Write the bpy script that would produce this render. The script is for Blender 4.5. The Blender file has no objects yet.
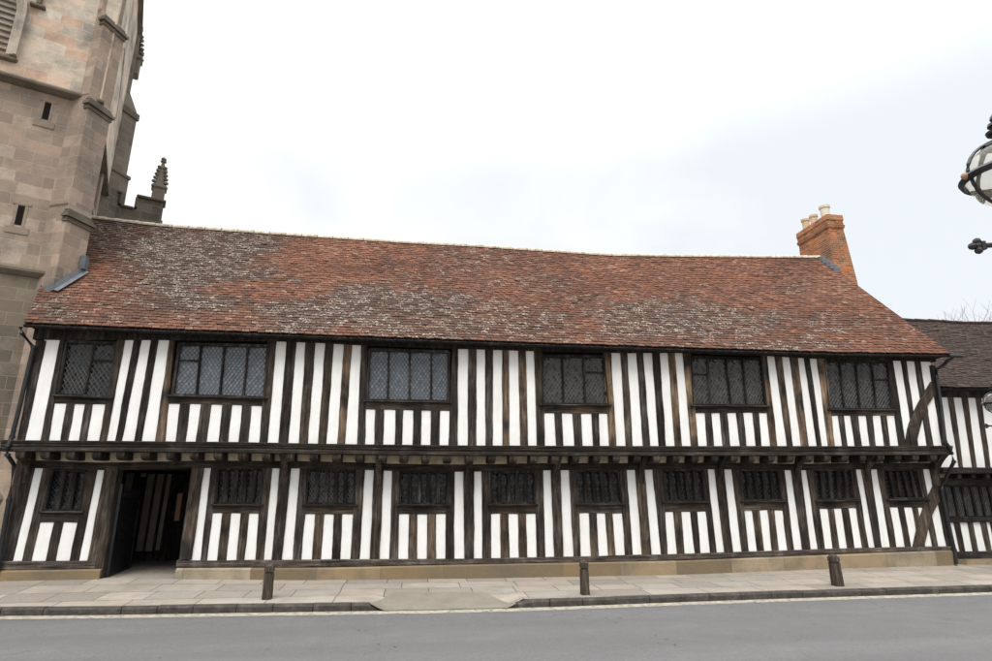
import bpy, math, random
from mathutils import Vector, noise
random.seed(11)
SC = bpy.context.scene
COL = SC.collection
R = math.radians
PI = math.pi

# ------------------------------------------------------------------ camera
PW, PH, FPX = 992.0, 661.0, 582.0
PITCH, YAW, EYE = R(14.9), R(7.65), 2.0
CF = Vector((math.sin(YAW)*math.cos(PITCH), math.cos(YAW)*math.cos(PITCH), math.sin(PITCH)))
CR = Vector((math.cos(YAW), -math.sin(YAW), 0))
CU = CR.cross(CF)
CP = Vector((0, 0, EYE))
cam = bpy.data.objects.new('camera', bpy.data.cameras.new('camera'))
COL.objects.link(cam)
cam.location = CP
cam.rotation_euler = (PI/2 + PITCH, 0, -YAW)
cam.data.sensor_width = 36
cam.data.lens = FPX/PW*36
cam.data.clip_end = 3000
SC.camera = cam

# surveying: a sight line through the photograph meets a known plane of the place
def ray(x, y): return CF + CR*((x-PW/2)/FPX) - CU*((y-PH/2)/FPX)
def at(x, y, Y):
    d = ray(x, y); return CP + d*(Y/d.y)
def onz(x, y, z):
    d = ray(x, y); return CP + d*((z-EYE)/d.z)
def onpl(x, y, n, p0):
    d = ray(x, y); return CP + d*((p0-CP).dot(n)/d.dot(n))
def onx(x, y, X):
    d = ray(x, y); return CP + d*(X/d.x)
def proj(p):
    v = p-CP; w = v.dot(CF)
    return PW/2+FPX*v.dot(CR)/w, PH/2-FPX*v.dot(CU)/w
def lerp(a, b, t): return a+(b-a)*t
def interp(pts, x):
    if x <= pts[0][0]: return pts[0][1]
    for (x0, y0), (x1, y1) in zip(pts, pts[1:]):
        if x <= x1: return lerp(y0, y1, (x-x0)/(x1-x0))
    return pts[-1][1]
def nz(x, y=0., z=0.): return noise.noise(Vector((x, y, z)))

# ------------------------------------------------------------------ objects
class MB:
    def __init__(s): s.v = []; s.f = []; s.uv = []; s.c = []
    def face(s, pts, uv=None, c=None):
        i = len(s.v); s.v += [tuple(p) for p in pts]
        s.f.append(tuple(range(i, i+len(pts))))
        s.uv.append(uv or [(0, 0)]*len(pts)); s.c.append(c or (0, 0, 0, 1))
    def quadmesh(s, rings, close=False, caps=True):
        i = len(s.v); n = len(rings[0])
        for r in rings: s.v += [tuple(p) for p in r]
        for k in range(len(rings)-1):
            for j in range(n if close else n-1):
                a = i+k*n+j; b = i+k*n+(j+1) % n
                s.f.append((a, b, b+n, a+n)); s.uv.append([(0, 0)]*4); s.c.append((0, 0, 0, 1))
        if caps and close:
            s.f.append(tuple(range(i, i+n))[::-1]); s.uv.append([(0, 0)]*n); s.c.append((0, 0, 0, 1))
            e = i+(len(rings)-1)*n
            s.f.append(tuple(range(e, e+n))); s.uv.append([(0, 0)]*n); s.c.append((0, 0, 0, 1))
    def box(s, lo, hi, bev=0.0, fr=None):
        # fr = (origin, ex, ey) optional local frame, z up
        def T(x, y, z):
            if fr: return fr[0]+fr[1]*x+fr[2]*y+Vector((0, 0, z))
            return Vector((x, y, z))
        b = bev
        rings = []
        for (z, o) in ((lo[2], b), (lo[2]+b, 0), (hi[2]-b, 0), (hi[2], b)) if b else ((lo[2], 0), (hi[2], 0)):
            x0, x1, y0, y1 = lo[0]+o, hi[0]-o, lo[1]+o, hi[1]-o
            if b:
                rings.append([T(x0+b, y0, z), T(x1-b, y0, z), T(x1, y0+b, z), T(x1, y1-b, z), T(x1-b, y1, z), T(x0+b, y1, z), T(x0, y1-b, z), T(x0, y0+b, z)])
            else:
                rings.append([T(x0, y0, z), T(x1, y0, z), T(x1, y1, z), T(x0, y1, z)])
        s.quadmesh(rings, True)
    def uvbox(s, lo, hi, fr=None, top=True, bottom=True):
        def T(x, y, z):
            if fr: return fr[0]+fr[1]*x+fr[2]*y+Vector((0, 0, z))
            return Vector((x, y, z))
        x0, y0, z0 = lo; x1, y1, z1 = hi
        s.face([T(x0, y0, z0), T(x1, y0, z0), T(x1, y0, z1), T(x0, y0, z1)], [(x0, z0), (x1, z0), (x1, z1), (x0, z1)])
        s.face([T(x1, y1, z0), T(x0, y1, z0), T(x0, y1, z1), T(x1, y1, z1)], [(x1, z0), (x0, z0), (x0, z1), (x1, z1)])
        s.face([T(x0, y1, z0), T(x0, y0, z0), T(x0, y0, z1), T(x0, y1, z1)], [(y1, z0), (y0, z0), (y0, z1), (y1, z1)])
        s.face([T(x1, y0, z0), T(x1, y1, z0), T(x1, y1, z1), T(x1, y0, z1)], [(y0, z0), (y1, z0), (y1, z1), (y0, z1)])
        if top: s.face([T(x0, y0, z1), T(x1, y0, z1), T(x1, y1, z1), T(x0, y1, z1)], [(x0, y0), (x1, y0), (x1, y1), (x0, y1)])
        if bottom: s.face([T(x0, y1, z0), T(x1, y1, z0), T(x1, y0, z0), T(x0, y0, z0)], [(x0, y1), (x1, y1), (x1, y0), (x0, y0)])
    def tube(s, pts, rad, n=8):
        pts = [Vector(p) for p in pts]
        rings = []
        for k, p in enumerate(pts):
            d = (pts[min(k+1, len(pts)-1)]-pts[max(k-1, 0)]).normalized()
            a = d.orthogonal() if abs(d.z) > .95 else Vector((0, 0, 1)).cross(d)
            if abs(d.z) > .95: a = Vector((1, 0, 0))-d*d.x
            a.normalize(); b = d.cross(a)
            r = rad[k] if isinstance(rad, (list, tuple)) else rad
            rings.append([p+(a*math.cos(2*PI*j/n)+b*math.sin(2*PI*j/n))*r for j in range(n)])
        s.quadmesh(rings, True)
    def lathe(s, prof, c=(0, 0, 0), n=20, caps=True):
        c = Vector(c)
        rings = [[c+Vector((r*math.cos(2*PI*j/n), r*math.sin(2*PI*j/n), z)) for j in range(n)] for r, z in prof]
        s.quadmesh(rings, True, caps)
    def build(s, name, mat, parent=None, origin=None, smooth=False, warm=None):
        me = bpy.data.meshes.new(name)
        o0 = Vector(origin) if origin is not None else Vector((0, 0, 0))
        me.from_pydata([tuple(Vector(p)-o0) for p in s.v], [], s.f)
        uvl = me.uv_layers.new(name='UVMap')
        flat = []
        for u in s.uv:
            for a in u: flat += [a[0], a[1]]
        uvl.data.foreach_set('uv', flat)
        if any(c != (0, 0, 0, 1) for c in s.c):
            at_ = me.attributes.new('tile', 'FLOAT_COLOR', 'FACE')
            fl = []
            for c in s.c: fl += list(c)
            at_.data.foreach_set('color', fl)
        me.materials.append(mat)
        if smooth: me.polygons.foreach_set('use_smooth', [True]*len(me.polygons))
        me.validate(); me.update()
        o = bpy.data.objects.new(name, me); COL.objects.link(o)
        o.location = o0
        if parent is not None:
            o.parent = parent
            w = parent.location.copy(); p = parent
            while p.parent: p = p.parent; w += p.location
            o.location = o0-w
        if warm is not None: o.color = (warm, random.random(), 0, 1)
        else: o.color = (0, random.random(), 0, 1)
        return o
def tag(o, label=None, cat=None, group=None, kind=None):
    if label: o['label'] = label
    if cat: o['category'] = cat
    if group: o['group'] = group
    if kind: o['kind'] = kind
    return o
def empty(name, loc, label, cat, group=None):
    o = bpy.data.objects.new(name, None); COL.objects.link(o); o.location = loc
    o.empty_display_size = .3
    return tag(o, label, cat, group)

# ------------------------------------------------------------------ materials
class NT:
    def __init__(s, name):
        s.m = bpy.data.materials.new(name); s.m.use_nodes = True
        s.t = s.m.node_tree; s.b = s.t.nodes['Principled BSDF']
    def n(s, typ, **kw):
        nd = s.t.nodes.new(typ)
        for k, v in kw.items():
            if k.startswith('_'): setattr(nd, k[1:], v)
            else: nd.inputs[k.replace('__', ' ')].default_value = v
        return nd
    def l(s, a, b): s.t.links.new(a, b)
    def obj(s, scale, loc=None, uv=False):
        tc = s.n('ShaderNodeTexCoord'); mp = s.n('ShaderNodeMapping')
        mp.inputs['Scale'].default_value = scale
        s.l(tc.outputs['UV' if uv else 'Object'], mp.inputs['Vector'])
        if loc is not None: s.l(loc, mp.inputs['Location'])
        return mp.outputs[0]
    def rnd_loc(s):
        oi = s.n('ShaderNodeObjectInfo'); m = s.n('ShaderNodeMath', _operation='MULTIPLY'); m.inputs[1].default_value = 90
        s.l(oi.outputs['Random'], m.inputs[0]); s.oi = oi
        return m.outputs[0]
    def noise(s, vec, scale=1., detail=4., rough=.55, dist=0.):
        nd = s.n('ShaderNodeTexNoise', Scale=scale, Detail=detail, Roughness=rough, Distortion=dist)
        s.l(vec, nd.inputs['Vector']); return nd.outputs['Fac']
    def ramp(s, fac, stops, interp='LINEAR'):
        nd = s.n('ShaderNodeValToRGB'); cr = nd.color_ramp; cr.interpolation = interp
        while len(cr.elements) > 1: cr.elements.remove(cr.elements[-1])
        cr.elements[0].position = stops[0][0]; cr.elements[0].color = col(stops[0][1])
        for p, c in stops[1:]:
            e = cr.elements.new(p); e.color = col(c)
        s.l(fac, nd.inputs[0]); return nd.outputs[0]
    def mix(s, fac, a, b, mode='MIX'):
        nd = s.n('ShaderNodeMix', _data_type='RGBA', _blend_type=mode)
        for sock, v in ((nd.inputs[0], fac), (nd.inputs[6], a), (nd.inputs[7], b)):
            if hasattr(v, 'default_value') or hasattr(v, 'is_linked'): s.l(v, sock)
            elif isinstance(v, (int, float)): sock.default_value = v
            else: sock.default_value = col(v)
        return nd.outputs[2]
    def math(s, op, a, b=None, c=None):
        nd = s.n('ShaderNodeMath', _operation=op)
        for i, v in enumerate((a, b, c)):
            if v is None: continue
            if hasattr(v, 'is_linked'): s.l(v, nd.inputs[i])
            else: nd.inputs[i].default_value = v
        return nd.outputs[0]
    def bump(s, h, strength=.4, dist=.02):
        nd = s.n('ShaderNodeBump', Strength=strength, Distance=dist)
        s.l(h, nd.inputs['Height']); s.l(nd.outputs[0], s.b.inputs['Normal'])
    def out(s, c, rough=.8, spec=.3):
        if hasattr(c, 'is_linked'): s.l(c, s.b.inputs['Base Color'])
        else: s.b.inputs['Base Color'].default_value = col(c)
        if hasattr(rough, 'is_linked'): s.l(rough, s.b.inputs['Roughness'])
        else: s.b.inputs['Roughness'].default_value = rough
        s.b.inputs['Specular IOR Level'].default_value = spec
        return s.m
def col(c):
    if isinstance(c, (int, float)): return (c, c, c, 1)
    return (*c[:3], 1)

def timber_mat(name, scale, dark=1.0):
    t = NT(name); loc = t.rnd_loc()
    v = t.obj(scale, loc); v2 = t.obj((1.6, 1.6, 1.6), loc)
    g = t.noise(v, 1., 7., .68, .35)
    big = t.noise(v2, 1., 3., .5)
    c = t.ramp(g, [(.30, (.007*dark, .0055*dark, .005*dark)), (.46, (.024*dark, .0195*dark, .017*dark)), (.57, (.042*dark, .0355*dark, .031*dark)), (.68, (.082*dark, .073*dark, .064*dark)), (.82, (.20*dark, .183*dark, .165*dark))])
    # silvered patches where the weather has bleached the oak, and dark shakes along the grain
    gp = t.ramp(t.noise(t.obj((2.6, 2.6, 1.3), loc), 1., 5, .65), [(.50, 0.), (.66, .75)])
    c = t.mix(gp, c, t.ramp(g, [(.3, .022*dark), (.5, (.075*dark, .067*dark, .060*dark)), (.75, (.23*dark, .21*dark, .19*dark))]))
    # whole-post variation, redder and greyer pieces
    c2 = t.ramp(g, [(.30, (.05, .030, .018)), (.5, (.165, .108, .068)), (.75, (.36, .265, .18))])
    sep = t.n('ShaderNodeSeparateColor'); t.l(t.oi.outputs['Color'], sep.inputs[0])
    f = t.math('MULTIPLY', sep.outputs[0], t.ramp(big, [(.36, 0.0), (.58, 1.0)]))
    c = t.mix(f, c, c2)
    br = t.math('MULTIPLY_ADD', sep.outputs[1], .75, .62)
    cc = t.n('ShaderNodeCombineColor')
    for i in range(3): t.l(br, cc.inputs[i])
    c = t.mix(1.0, c, cc.outputs[0], 'MULTIPLY')
    # a few bleached flecks and filled shakes
    vs = t.obj((scale[0]*.55, scale[1]*.55, scale[2]*.8), loc)
    fl = t.ramp(t.noise(vs, 1., 8., .75, .6), [(.70, 0.), (.76, .7)])
    c = t.mix(fl, c, (.34, .30, .26))
    vc = t.obj((scale[0]*1.5, scale[1]*1.5, scale[2]*.5), loc) if scale[2] < 5 else t.obj((scale[0]*.5, scale[1]*1.5, scale[2]*1.5), loc)
    ck = t.ramp(t.noise(vc, 1., 3, .5, .8), [(.485, 0.), (.5, .9), (.515, 0.)])
    c = t.mix(ck, c, (.006, .005, .0045))
    t.bump(t.math('SUBTRACT', g, t.math('MULTIPLY', ck, .6)), .7, .016)
    return t.out(c, .88, .18)
M = {}
M['timber'] = timber_mat('weathered_oak_upright', (17, 17, 1.5), .80)
M['beam'] = timber_mat('weathered_oak_beam', (1.3, 14, 22), .70)
M['sill'] = timber_mat('weathered_oak_sill', (1.1, 12, 16), 1.45)
M['dark'] = timber_mat('dark_oak', (14, 14, 2), .6)

t = NT('lime_plaster'); v = t.obj((1, 1, 1))
c = t.ramp(t.noise(v, 2.3, 6, .6), [(.3, (.70, .685, .66)), (.62, (.76, .752, .735))])
sp = t.ramp(t.noise(v, 26., 4, .7), [(.70, 0.), (.80, .35)])
c = t.mix(sp, c, (.58, .54, .48))
st = t.ramp(t.noise(t.obj((9, 9, .7)), 1., 5, .6), [(.52, 0.), (.75, .45)])
c = t.mix(st, c, (.60, .57, .52))
t.bump(t.noise(v, 7., 5, .6), .25, .02)
M['plaster'] = t.out(c, .9, .15)
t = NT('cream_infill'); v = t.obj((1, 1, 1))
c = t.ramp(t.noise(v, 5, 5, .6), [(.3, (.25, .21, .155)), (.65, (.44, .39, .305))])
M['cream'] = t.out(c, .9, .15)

def glass_mat(name, a, b, spec=.5, tilt=.25):
    t = NT(name); loc = t.rnd_loc(); v = t.obj((1, 1, 1), loc)
    # each little quarry of glass sits at its own slight angle: diagonal checker cells
    tc = t.n('ShaderNodeTexCoord'); mp = t.n('ShaderNodeMapping')
    mp.inputs['Scale'].default_value = (1, 1, 1)
    t.l(tc.outputs['UV'], mp.inputs[0])
    wn = t.n('ShaderNodeVectorMath', _operation='FLOOR'); t.l(mp.outputs[0], wn.inputs[0])
    w = t.n('ShaderNodeTexWhiteNoise', _noise_dimensions='3D'); t.l(wn.outputs[0], w.inputs['Vector'])
    c = t.mix(w.outputs['Value'], a, b)
    c = t.mix(t.ramp(t.noise(v, 1.7, 4, .6), [(.35, 0.), (.7, .55)]), c, b)
    nm = t.n('ShaderNodeVectorMath', _operation='SUBTRACT'); t.l(w.outputs['Color'], nm.inputs[0]); nm.inputs[1].default_value = (.5, .5, .5)
    sc = t.n('ShaderNodeVectorMath', _operation='SCALE'); t.l(nm.outputs[0], sc.inputs[0]); sc.inputs['Scale'].default_value = tilt
    ge = t.n('ShaderNodeNewGeometry'); ad = t.n('ShaderNodeVectorMath', _operation='ADD')
    t.l(ge.outputs['Normal'], ad.inputs[0]); t.l(sc.outputs[0], ad.inputs[1])
    nn = t.n('ShaderNodeVectorMath', _operation='NORMALIZE'); t.l(ad.outputs[0], nn.inputs[0])
    t.l(nn.outputs[0], t.b.inputs['Normal'])
    return t.out(c, .12, spec)
M['glass_dark'] = glass_mat('leaded_glass_dark', (.004, .005, .007), (.012, .012, .014), .35)
M['glass_grey'] = glass_mat('leaded_glass_sky_reflection', (.075, .085, .098), (.125, .137, .152), .5)  # grey-blue base colour stands in for the sky's reflection
M['glass_mid'] = glass_mat('leaded_glass_mid', (.010, .010, .011), (.040, .039, .038), .4, .4)
t = NT('lead'); v = t.obj((1, 1, 1))
M['lead'] = t.out(t.ramp(t.noise(v, 6, 4), [(.3, (.05, .05, .05)), (.7, (.125, .12, .115))]), .55, .4)
t = NT('lead_dark'); M['lead_dark'] = t.out((.078, .086, .098), .6, .3)
t = NT('lead_darkest'); M['lead_darkest'] = t.out((.042, .041, .041), .6, .3)  # darkest came colour, for most of the lower windows
t = NT('lead_flashing'); v = t.obj((1, 1, 1))
M['flash'] = t.out(t.ramp(t.noise(v, 5, 4), [(.3, (.075, .08, .088)), (.7, (.125, .132, .143))]), .6, .4)
t = NT('stone_slate'); v = t.obj((1, 1, 1)); M['slate'] = t.out(t.ramp(t.noise(v, 8, 4), [(.3, (.030, .028, .026)), (.7, (.07, .064, .058))]), .85, .15)
t = NT('black_iron'); v = t.obj((1, 1, 1))
M['iron'] = t.out(t.ramp(t.noise(v, 9, 4), [(.3, (.006, .006, .007)), (.7, (.018, .018, .02))]), .45, .4)

# clay roof tiles: every tile carries its own clay tone, lichen and moss
def tile_mat(name, ramp, lich=(.42, .36, .29)):
    t = NT(name); v = t.obj((1, 1, 1))
    a = t.n('ShaderNodeAttribute', _attribute_name='tile'); s_ = t.n('ShaderNodeSeparateColor'); t.l(a.outputs['Color'], s_.inputs[0])
    c = t.ramp(s_.outputs[0], ramp)
    n1 = t.noise(v, 9, 5, .65)
    c = t.mix(t.ramp(n1, [(.35, 0.), (.75, .6)]), c, (.055, .036, .028))
    c = t.mix(s_.outputs[1], c, (.056, .039, .031))
    vs = t.obj((19, 19, 46))
    sp = t.noise(vs, 1., 4, .65)
    lf = t.math('MULTIPLY', s_.outputs[2], t.ramp(sp, [(.525, 0.), (.585, 1.)]))
    c = t.mix(lf, c, lich)
    t.bump(t.noise(v, 40, 4, .6), .4, .01)
    return t.out(c, .9, .15)
M['tile'] = tile_mat('clay_tiles', [(0, (.048, .028, .020)), (.3, (.105, .045, .027)), (.6, (.165, .067, .039)), (.85, (.205, .090, .054)), (1, (.25, .13, .08))])
M['tile_dark'] = tile_mat('old_brown_tiles', [(0, (.022, .016, .014)), (.5, (.042, .028, .023)), (1, (.075, .046, .035))], (.13, .11, .095))
t = NT('ridge_mortar'); v = t.obj((1, 1, 1))
M['ridge'] = t.out(t.ramp(t.noise(v, 7, 6, .7), [(.3, (.20, .15, .11)), (.5, (.44, .38, .30)), (.7, (.58, .53, .45))]), .9, .1)

def ashlar(name, bw, bh, c1, c2, mortar, msize=.012, stain=(.10, .085, .07), stainamt=.6, warp=None, squash=1.0):
    t = NT(name); u = t.obj((1, 1, 1), uv=True); v = t.obj((1, 1, 1))
    # uneven courses: gently warp the joint grid
    wn = t.n('ShaderNodeTexNoise', Scale=1.3, Detail=2.); t.l(u, wn.inputs['Vector'])
    sb = t.n('ShaderNodeVectorMath', _operation='SUBTRACT'); t.l(wn.outputs['Color'], sb.inputs[0]); sb.inputs[1].default_value = (.5, .5, .5)
    scl = t.n('ShaderNodeVectorMath', _operation='SCALE'); t.l(sb.outputs[0], scl.inputs[0]); scl.inputs['Scale'].default_value = bh*.30 if warp is None else warp
    ad = t.n('ShaderNodeVectorMath', _operation='ADD'); t.l(u, ad.inputs[0]); t.l(scl.outputs[0], ad.inputs[1])
    b = t.n('ShaderNodeTexBrick', Scale=1.); b.inputs['Brick Width'].default_value = bw; b.inputs['Row Height'].default_value = bh
    b.inputs['Mortar Size'].default_value = msize; b.inputs['Mortar Smooth'].default_value = .3; b.inputs['Bias'].default_value = 0.
    b.squash = squash; b.squash_frequency = 3; b.offset_frequency = 2
    b.inputs['Color1'].default_value = (0, 0, 0, 1); b.inputs['Color2'].default_value = (1, 1, 1, 1); b.inputs['Mortar'].default_value = (.5, .5, .5, 1)
    t.l(ad.outputs[0], b.inputs['Vector'])
    c = t.ramp(b.outputs['Color'], c1)
    n1 = t.noise(v, 1.1, 6, .62); n2 = t.noise(v, 8., 6, .7)
    c = t.mix(t.ramp(n2, [(.3, 0.), (.72, .5)]), c, c2)
    c = t.mix(t.math('MULTIPLY', t.ramp(n1, [(.44, 0.), (.68, 1.)]), stainamt), c, stain)
    c = t.mix(b.outputs['Fac'], c, mortar)
    h = t.math('SUBTRACT', t.noise(v, 18., 6, .65), b.outputs['Fac'])
    t.bump(h, .5, .02)
    return t.out(c, .92, .12)
M['stone'] = ashlar('tower_sandstone', .52, .29,
    [(0, (.225, .175, .137)), (.3, (.27, .21, .163)), (.55, (.305, .235, .18)), (.8, (.36, .262, .195)), (1, (.41, .335, .27))],
    (.23, .18, .142), (.36, .29, .228), .005, (.15, .125, .105), .85, squash=.7)
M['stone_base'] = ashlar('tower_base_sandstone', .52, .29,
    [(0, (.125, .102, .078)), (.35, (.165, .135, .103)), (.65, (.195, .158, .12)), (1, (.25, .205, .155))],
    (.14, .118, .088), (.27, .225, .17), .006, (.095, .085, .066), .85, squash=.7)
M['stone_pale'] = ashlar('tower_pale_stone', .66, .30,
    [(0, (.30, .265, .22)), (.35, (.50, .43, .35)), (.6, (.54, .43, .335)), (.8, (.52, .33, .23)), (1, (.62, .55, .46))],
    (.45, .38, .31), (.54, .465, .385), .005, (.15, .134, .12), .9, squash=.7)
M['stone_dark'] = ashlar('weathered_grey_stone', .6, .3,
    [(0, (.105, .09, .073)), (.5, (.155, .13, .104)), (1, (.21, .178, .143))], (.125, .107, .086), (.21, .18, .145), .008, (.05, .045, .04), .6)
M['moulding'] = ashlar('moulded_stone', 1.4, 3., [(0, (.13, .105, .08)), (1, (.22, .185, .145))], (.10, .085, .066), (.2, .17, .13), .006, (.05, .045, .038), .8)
M['plinth'] = ashlar('plinth_stone', 1.35, 3., [(0, (.14, .105, .066)), (.35, (.25, .165, .080)), (.65, (.31, .235, .15)), (1, (.38, .33, .25))],
    (.20, .165, .115), (.16, .13, .09), .010, (.125, .11, .08), .9, warp=.02)
M['brick'] = ashlar('chimney_brick', .23, .078, [(0, (.20, .06, .026)), (.4, (.38, .125, .045)), (1, (.50, .20, .08))],
    (.27, .10, .045), (.31, .235, .17), .009, (.10, .055, .035), .9)
t = NT('buff_clay_pot'); v = t.obj((1, 1, 1))
M['pot'] = t.out(t.ramp(t.noise(v, 6, 5), [(.3, (.50, .42, .31)), (.7, (.66, .60, .50))]), .85, .2)
t = NT('red_clay_pot'); v = t.obj((1, 1, 1))
M['pot_red'] = t.out(t.ramp(t.noise(v, 6, 5), [(.3, (.48, .34, .22)), (.7, (.60, .46, .32))]), .85, .2)

# ground materials
t = NT('asphalt'); v = t.obj((1, 1, 1)); vl = t.obj((.35, 1.4, 1))
n1 = t.noise(vl, .8, 6, .6); n2 = t.noise(v, 34, 8, .85); n3 = t.noise(v, 2.2, 5, .65)
c = t.ramp(n1, [(.3, (.074, .072, .071)), (.7, (.104, .100, .099))])
c = t.mix(t.ramp(n2, [(.40, 0.), (.62, .7)]), c, (.16, .156, .153))
c = t.mix(t.ramp(n3, [(.52, 0.), (.75, .38)]), c, (.16, .155, .15))
c = t.mix(t.ramp(t.noise(v, 21, 3, .5), [(.73, 0.), (.76, .5)]), c, (.20, .19, .18))
vc = t.n('ShaderNodeTexVoronoi', Scale=.55, _feature='DISTANCE_TO_EDGE'); wv = t.n('ShaderNodeTexNoise', Scale=1.7, Detail=5.); t.l(v, wv.inputs['Vector'])
wm = t.n('ShaderNodeMix', _data_type='VECTOR'); wm.inputs[0].default_value = .55; t.l(v, wm.inputs[4]); t.l(wv.outputs['Color'], wm.inputs[5]); t.l(wm.outputs[1], vc.inputs['Vector'])
ckr = t.ramp(vc.outputs['Distance'], [(0., .5), (.006, 0.)])
c = t.mix(t.math('MULTIPLY', ckr, t.ramp(n1, [(.48, 0.), (.56, 1.)])), c, (.05, .048, .046))
tr = t.ramp(t.noise(t.obj((.05, 1.1, 1)), 1., 3, .5), [(.40, .0), (.62, .45)])
c = t.mix(tr, c, (.085, .081, .079))
t.bump(n2, .6, .012)
M['asphalt'] = t.out(c, .88, .25)
t = NT('paving_slabs'); u = t.obj((1, 1, 1)); v = u
b = t.n('ShaderNodeTexBrick', Scale=1.); b.inputs['Brick Width'].default_value = 1.18; b.inputs['Row Height'].default_value = .62
b.inputs['Mortar Size'].default_value = .010; b.inputs['Mortar Smooth'].default_value = .2; b.offset = .37; b.squash = .72; b.squash_frequency = 2
b.inputs['Color1'].default_value = (0, 0, 0, 1); b.inputs['Color2'].default_value = (1, 1, 1, 1); b.inputs['Mortar'].default_value = (.5, .5, .5, 1)
mp = t.n('ShaderNodeMapping'); mp.inputs['Location'].default_value = (.2, .33, 0); t.l(u, mp.inputs[0]); t.l(mp.outputs[0], b.inputs['Vector'])
c = t.ramp(b.outputs['Color'], [(0, (.17, .15, .124)), (.3, (.25, .22, .18)), (.55, (.285, .24, .195)), (.8, (.31, .275, .225)), (1, (.225, .21, .182))])
n1 = t.noise(v, 1.6, 6, .65); n2 = t.noise(v, 22, 6, .7)
c = t.mix(t.ramp(n1, [(.40, 0.), (.70, .75)]), c, (.17, .145, .115))
c = t.mix(t.ramp(n2, [(.38, 0.), (.7, .4)]), c, (.36, .32, .275))
bl = t.noise(t.obj((.35, 1.3, 1)), 1.2, 4, .6)
c = t.mix(t.ramp(bl, [(.60, 0.), (.70, .30)]), c, (.27, .30, .29))
c = t.mix(t.ramp(t.noise(v, 11, 5, .7), [(.60, 0.), (.74, .5)]), c, (.15, .128, .105))
c = t.mix(b.outputs['Fac'], c, (.085, .07, .058))
t.bump(t.math('SUBTRACT', t.math('MULTIPLY', n2, .4), b.outputs['Fac']), .5, .012)
M['paving'] = t.out(c, .85, .25)
t = NT('kerb_stone'); u = t.obj((1, 1, 1)); 
n1 = t.noise(u, 6, 6, .7)
c = t.ramp(n1, [(.3, (.030, .026, .023)), (.55, (.062, .054, .047)), (.75, (.12, .105, .09))])
t.bump(n1, .8, .02)
M['kerb'] = t.out(c, .9, .2)
t = NT('crossover_tarmac'); v = t.obj((1, 1, 1))
n2 = t.noise(v, 45, 6, .75)
c = t.ramp(n2, [(.3, (.15, .132, .105)), (.7, (.25, .222, .18))]); c = t.mix(t.ramp(t.noise(v, 2.4, 6, .7), [(.42, 0.), (.7, .6)]), c, (.13, .112, .088)); t.bump(n2, .6, .012)
M['crossover'] = t.out(c, .9, .2)
t = NT('worn_road_paint'); v = t.obj((1, 1, 1))
c = t.ramp(t.noise(v, 9, 6, .7), [(.36, (.15, .137, .112)), (.52, (.31, .28, .22)), (.72, (.42, .38, .30))])
M['paint'] = t.out(c, .8, .2)
t = NT('earth'); v = t.obj((1, 1, 1))
M['earth'] = t.out(t.ramp(t.noise(v, .6, 6, .6), [(.3, (.09, .085, .06)), (.7, (.16, .15, .11))]), .95, .1)
t = NT('old_post_wood'); v = t.obj((22, 22, 2.2), t.rnd_loc())
g = t.noise(v, 1, 6, .65, .3)
c = t.ramp(g, [(.3, (.018, .014, .010)), (.5, (.050, .039, .029)), (.75, (.125, .10, .075))]); t.bump(g, .6, .01)
M['post'] = t.out(c, .9, .2)
t = NT('lamp_glass'); v = t.obj((1, 1, 1))
t.b.inputs['Transmission Weight'].default_value = .88; t.b.inputs['IOR'].default_value = 1.06
M['lampglass'] = t.out(t.ramp(t.noise(v, 4, 4), [(.3, (.74, .70, .60)), (.7, (.90, .89, .84))]), .05, .5)
t = NT('lamp_reflector'); M['reflector'] = t.out((.20, .165, .115), .5, .4)
t = NT('gilt'); M['gilt'] = t.out((.24, .15, .10), .45, .5)
t = NT('twig_bark'); M['bark'] = t.out((.20, .175, .165), .9, .2)  # bark colour lightened to stand in for haze
t = NT('room_dark'); M['room'] = t.out((.012, .010, .009), .95, .05)
t = NT('dim_plaster'); v = t.obj((1, 1, 1)); M['dimplaster'] = t.out(t.ramp(t.noise(v, 3, 5), [(.3, (.26, .22, .185)), (.7, (.34, .295, .25))]), .9, .1)  # plaster copy with the passage's shade darkened into its colour
t = NT('notice_wood'); M['notice'] = t.out((.16, .085, .045), .6, .3)

# ------------------------------------------------------------------ sightings of the front
S = 6.0121
OX = [0, 165, 330, 495, 660, 825]
UP = [(0,278,358,148,240,0,603),(0,750,802,638,690,0,605),(0,850,905,730,805,0,606),(0,952,1017,850,930,0,607),
(1,670,730,615,680,8,620),(1,790,845,740,803,12,624),(1,903,963,858,918,18,630),
(2,22,82,-22,42,25,632),(2,132,186,90,162,30,632),
(2,770,830,768,828,55,635),(2,882,932,880,935,57,635),
(3,-10,42,-14,45,60,640),(3,85,140,88,152,62,640),(3,187,235,200,253,66,638),
(3,698,755,732,787,78,640),(3,797,852,830,890,78,640),(3,892,945,935,985,78,640),
(4,0,48,37,90,78,638),(4,92,138,133,188,78,638),
(4,645,690,708,765,97,638),(4,735,780,802,850,103,638),(4,830,868,897,945,110,640),(4,903,945,975,1013,112,640),
(5,412,458,490,540,125,640),(5,492,540,565,615,128,640),(5,577,625,655,705,130,640)]
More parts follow.
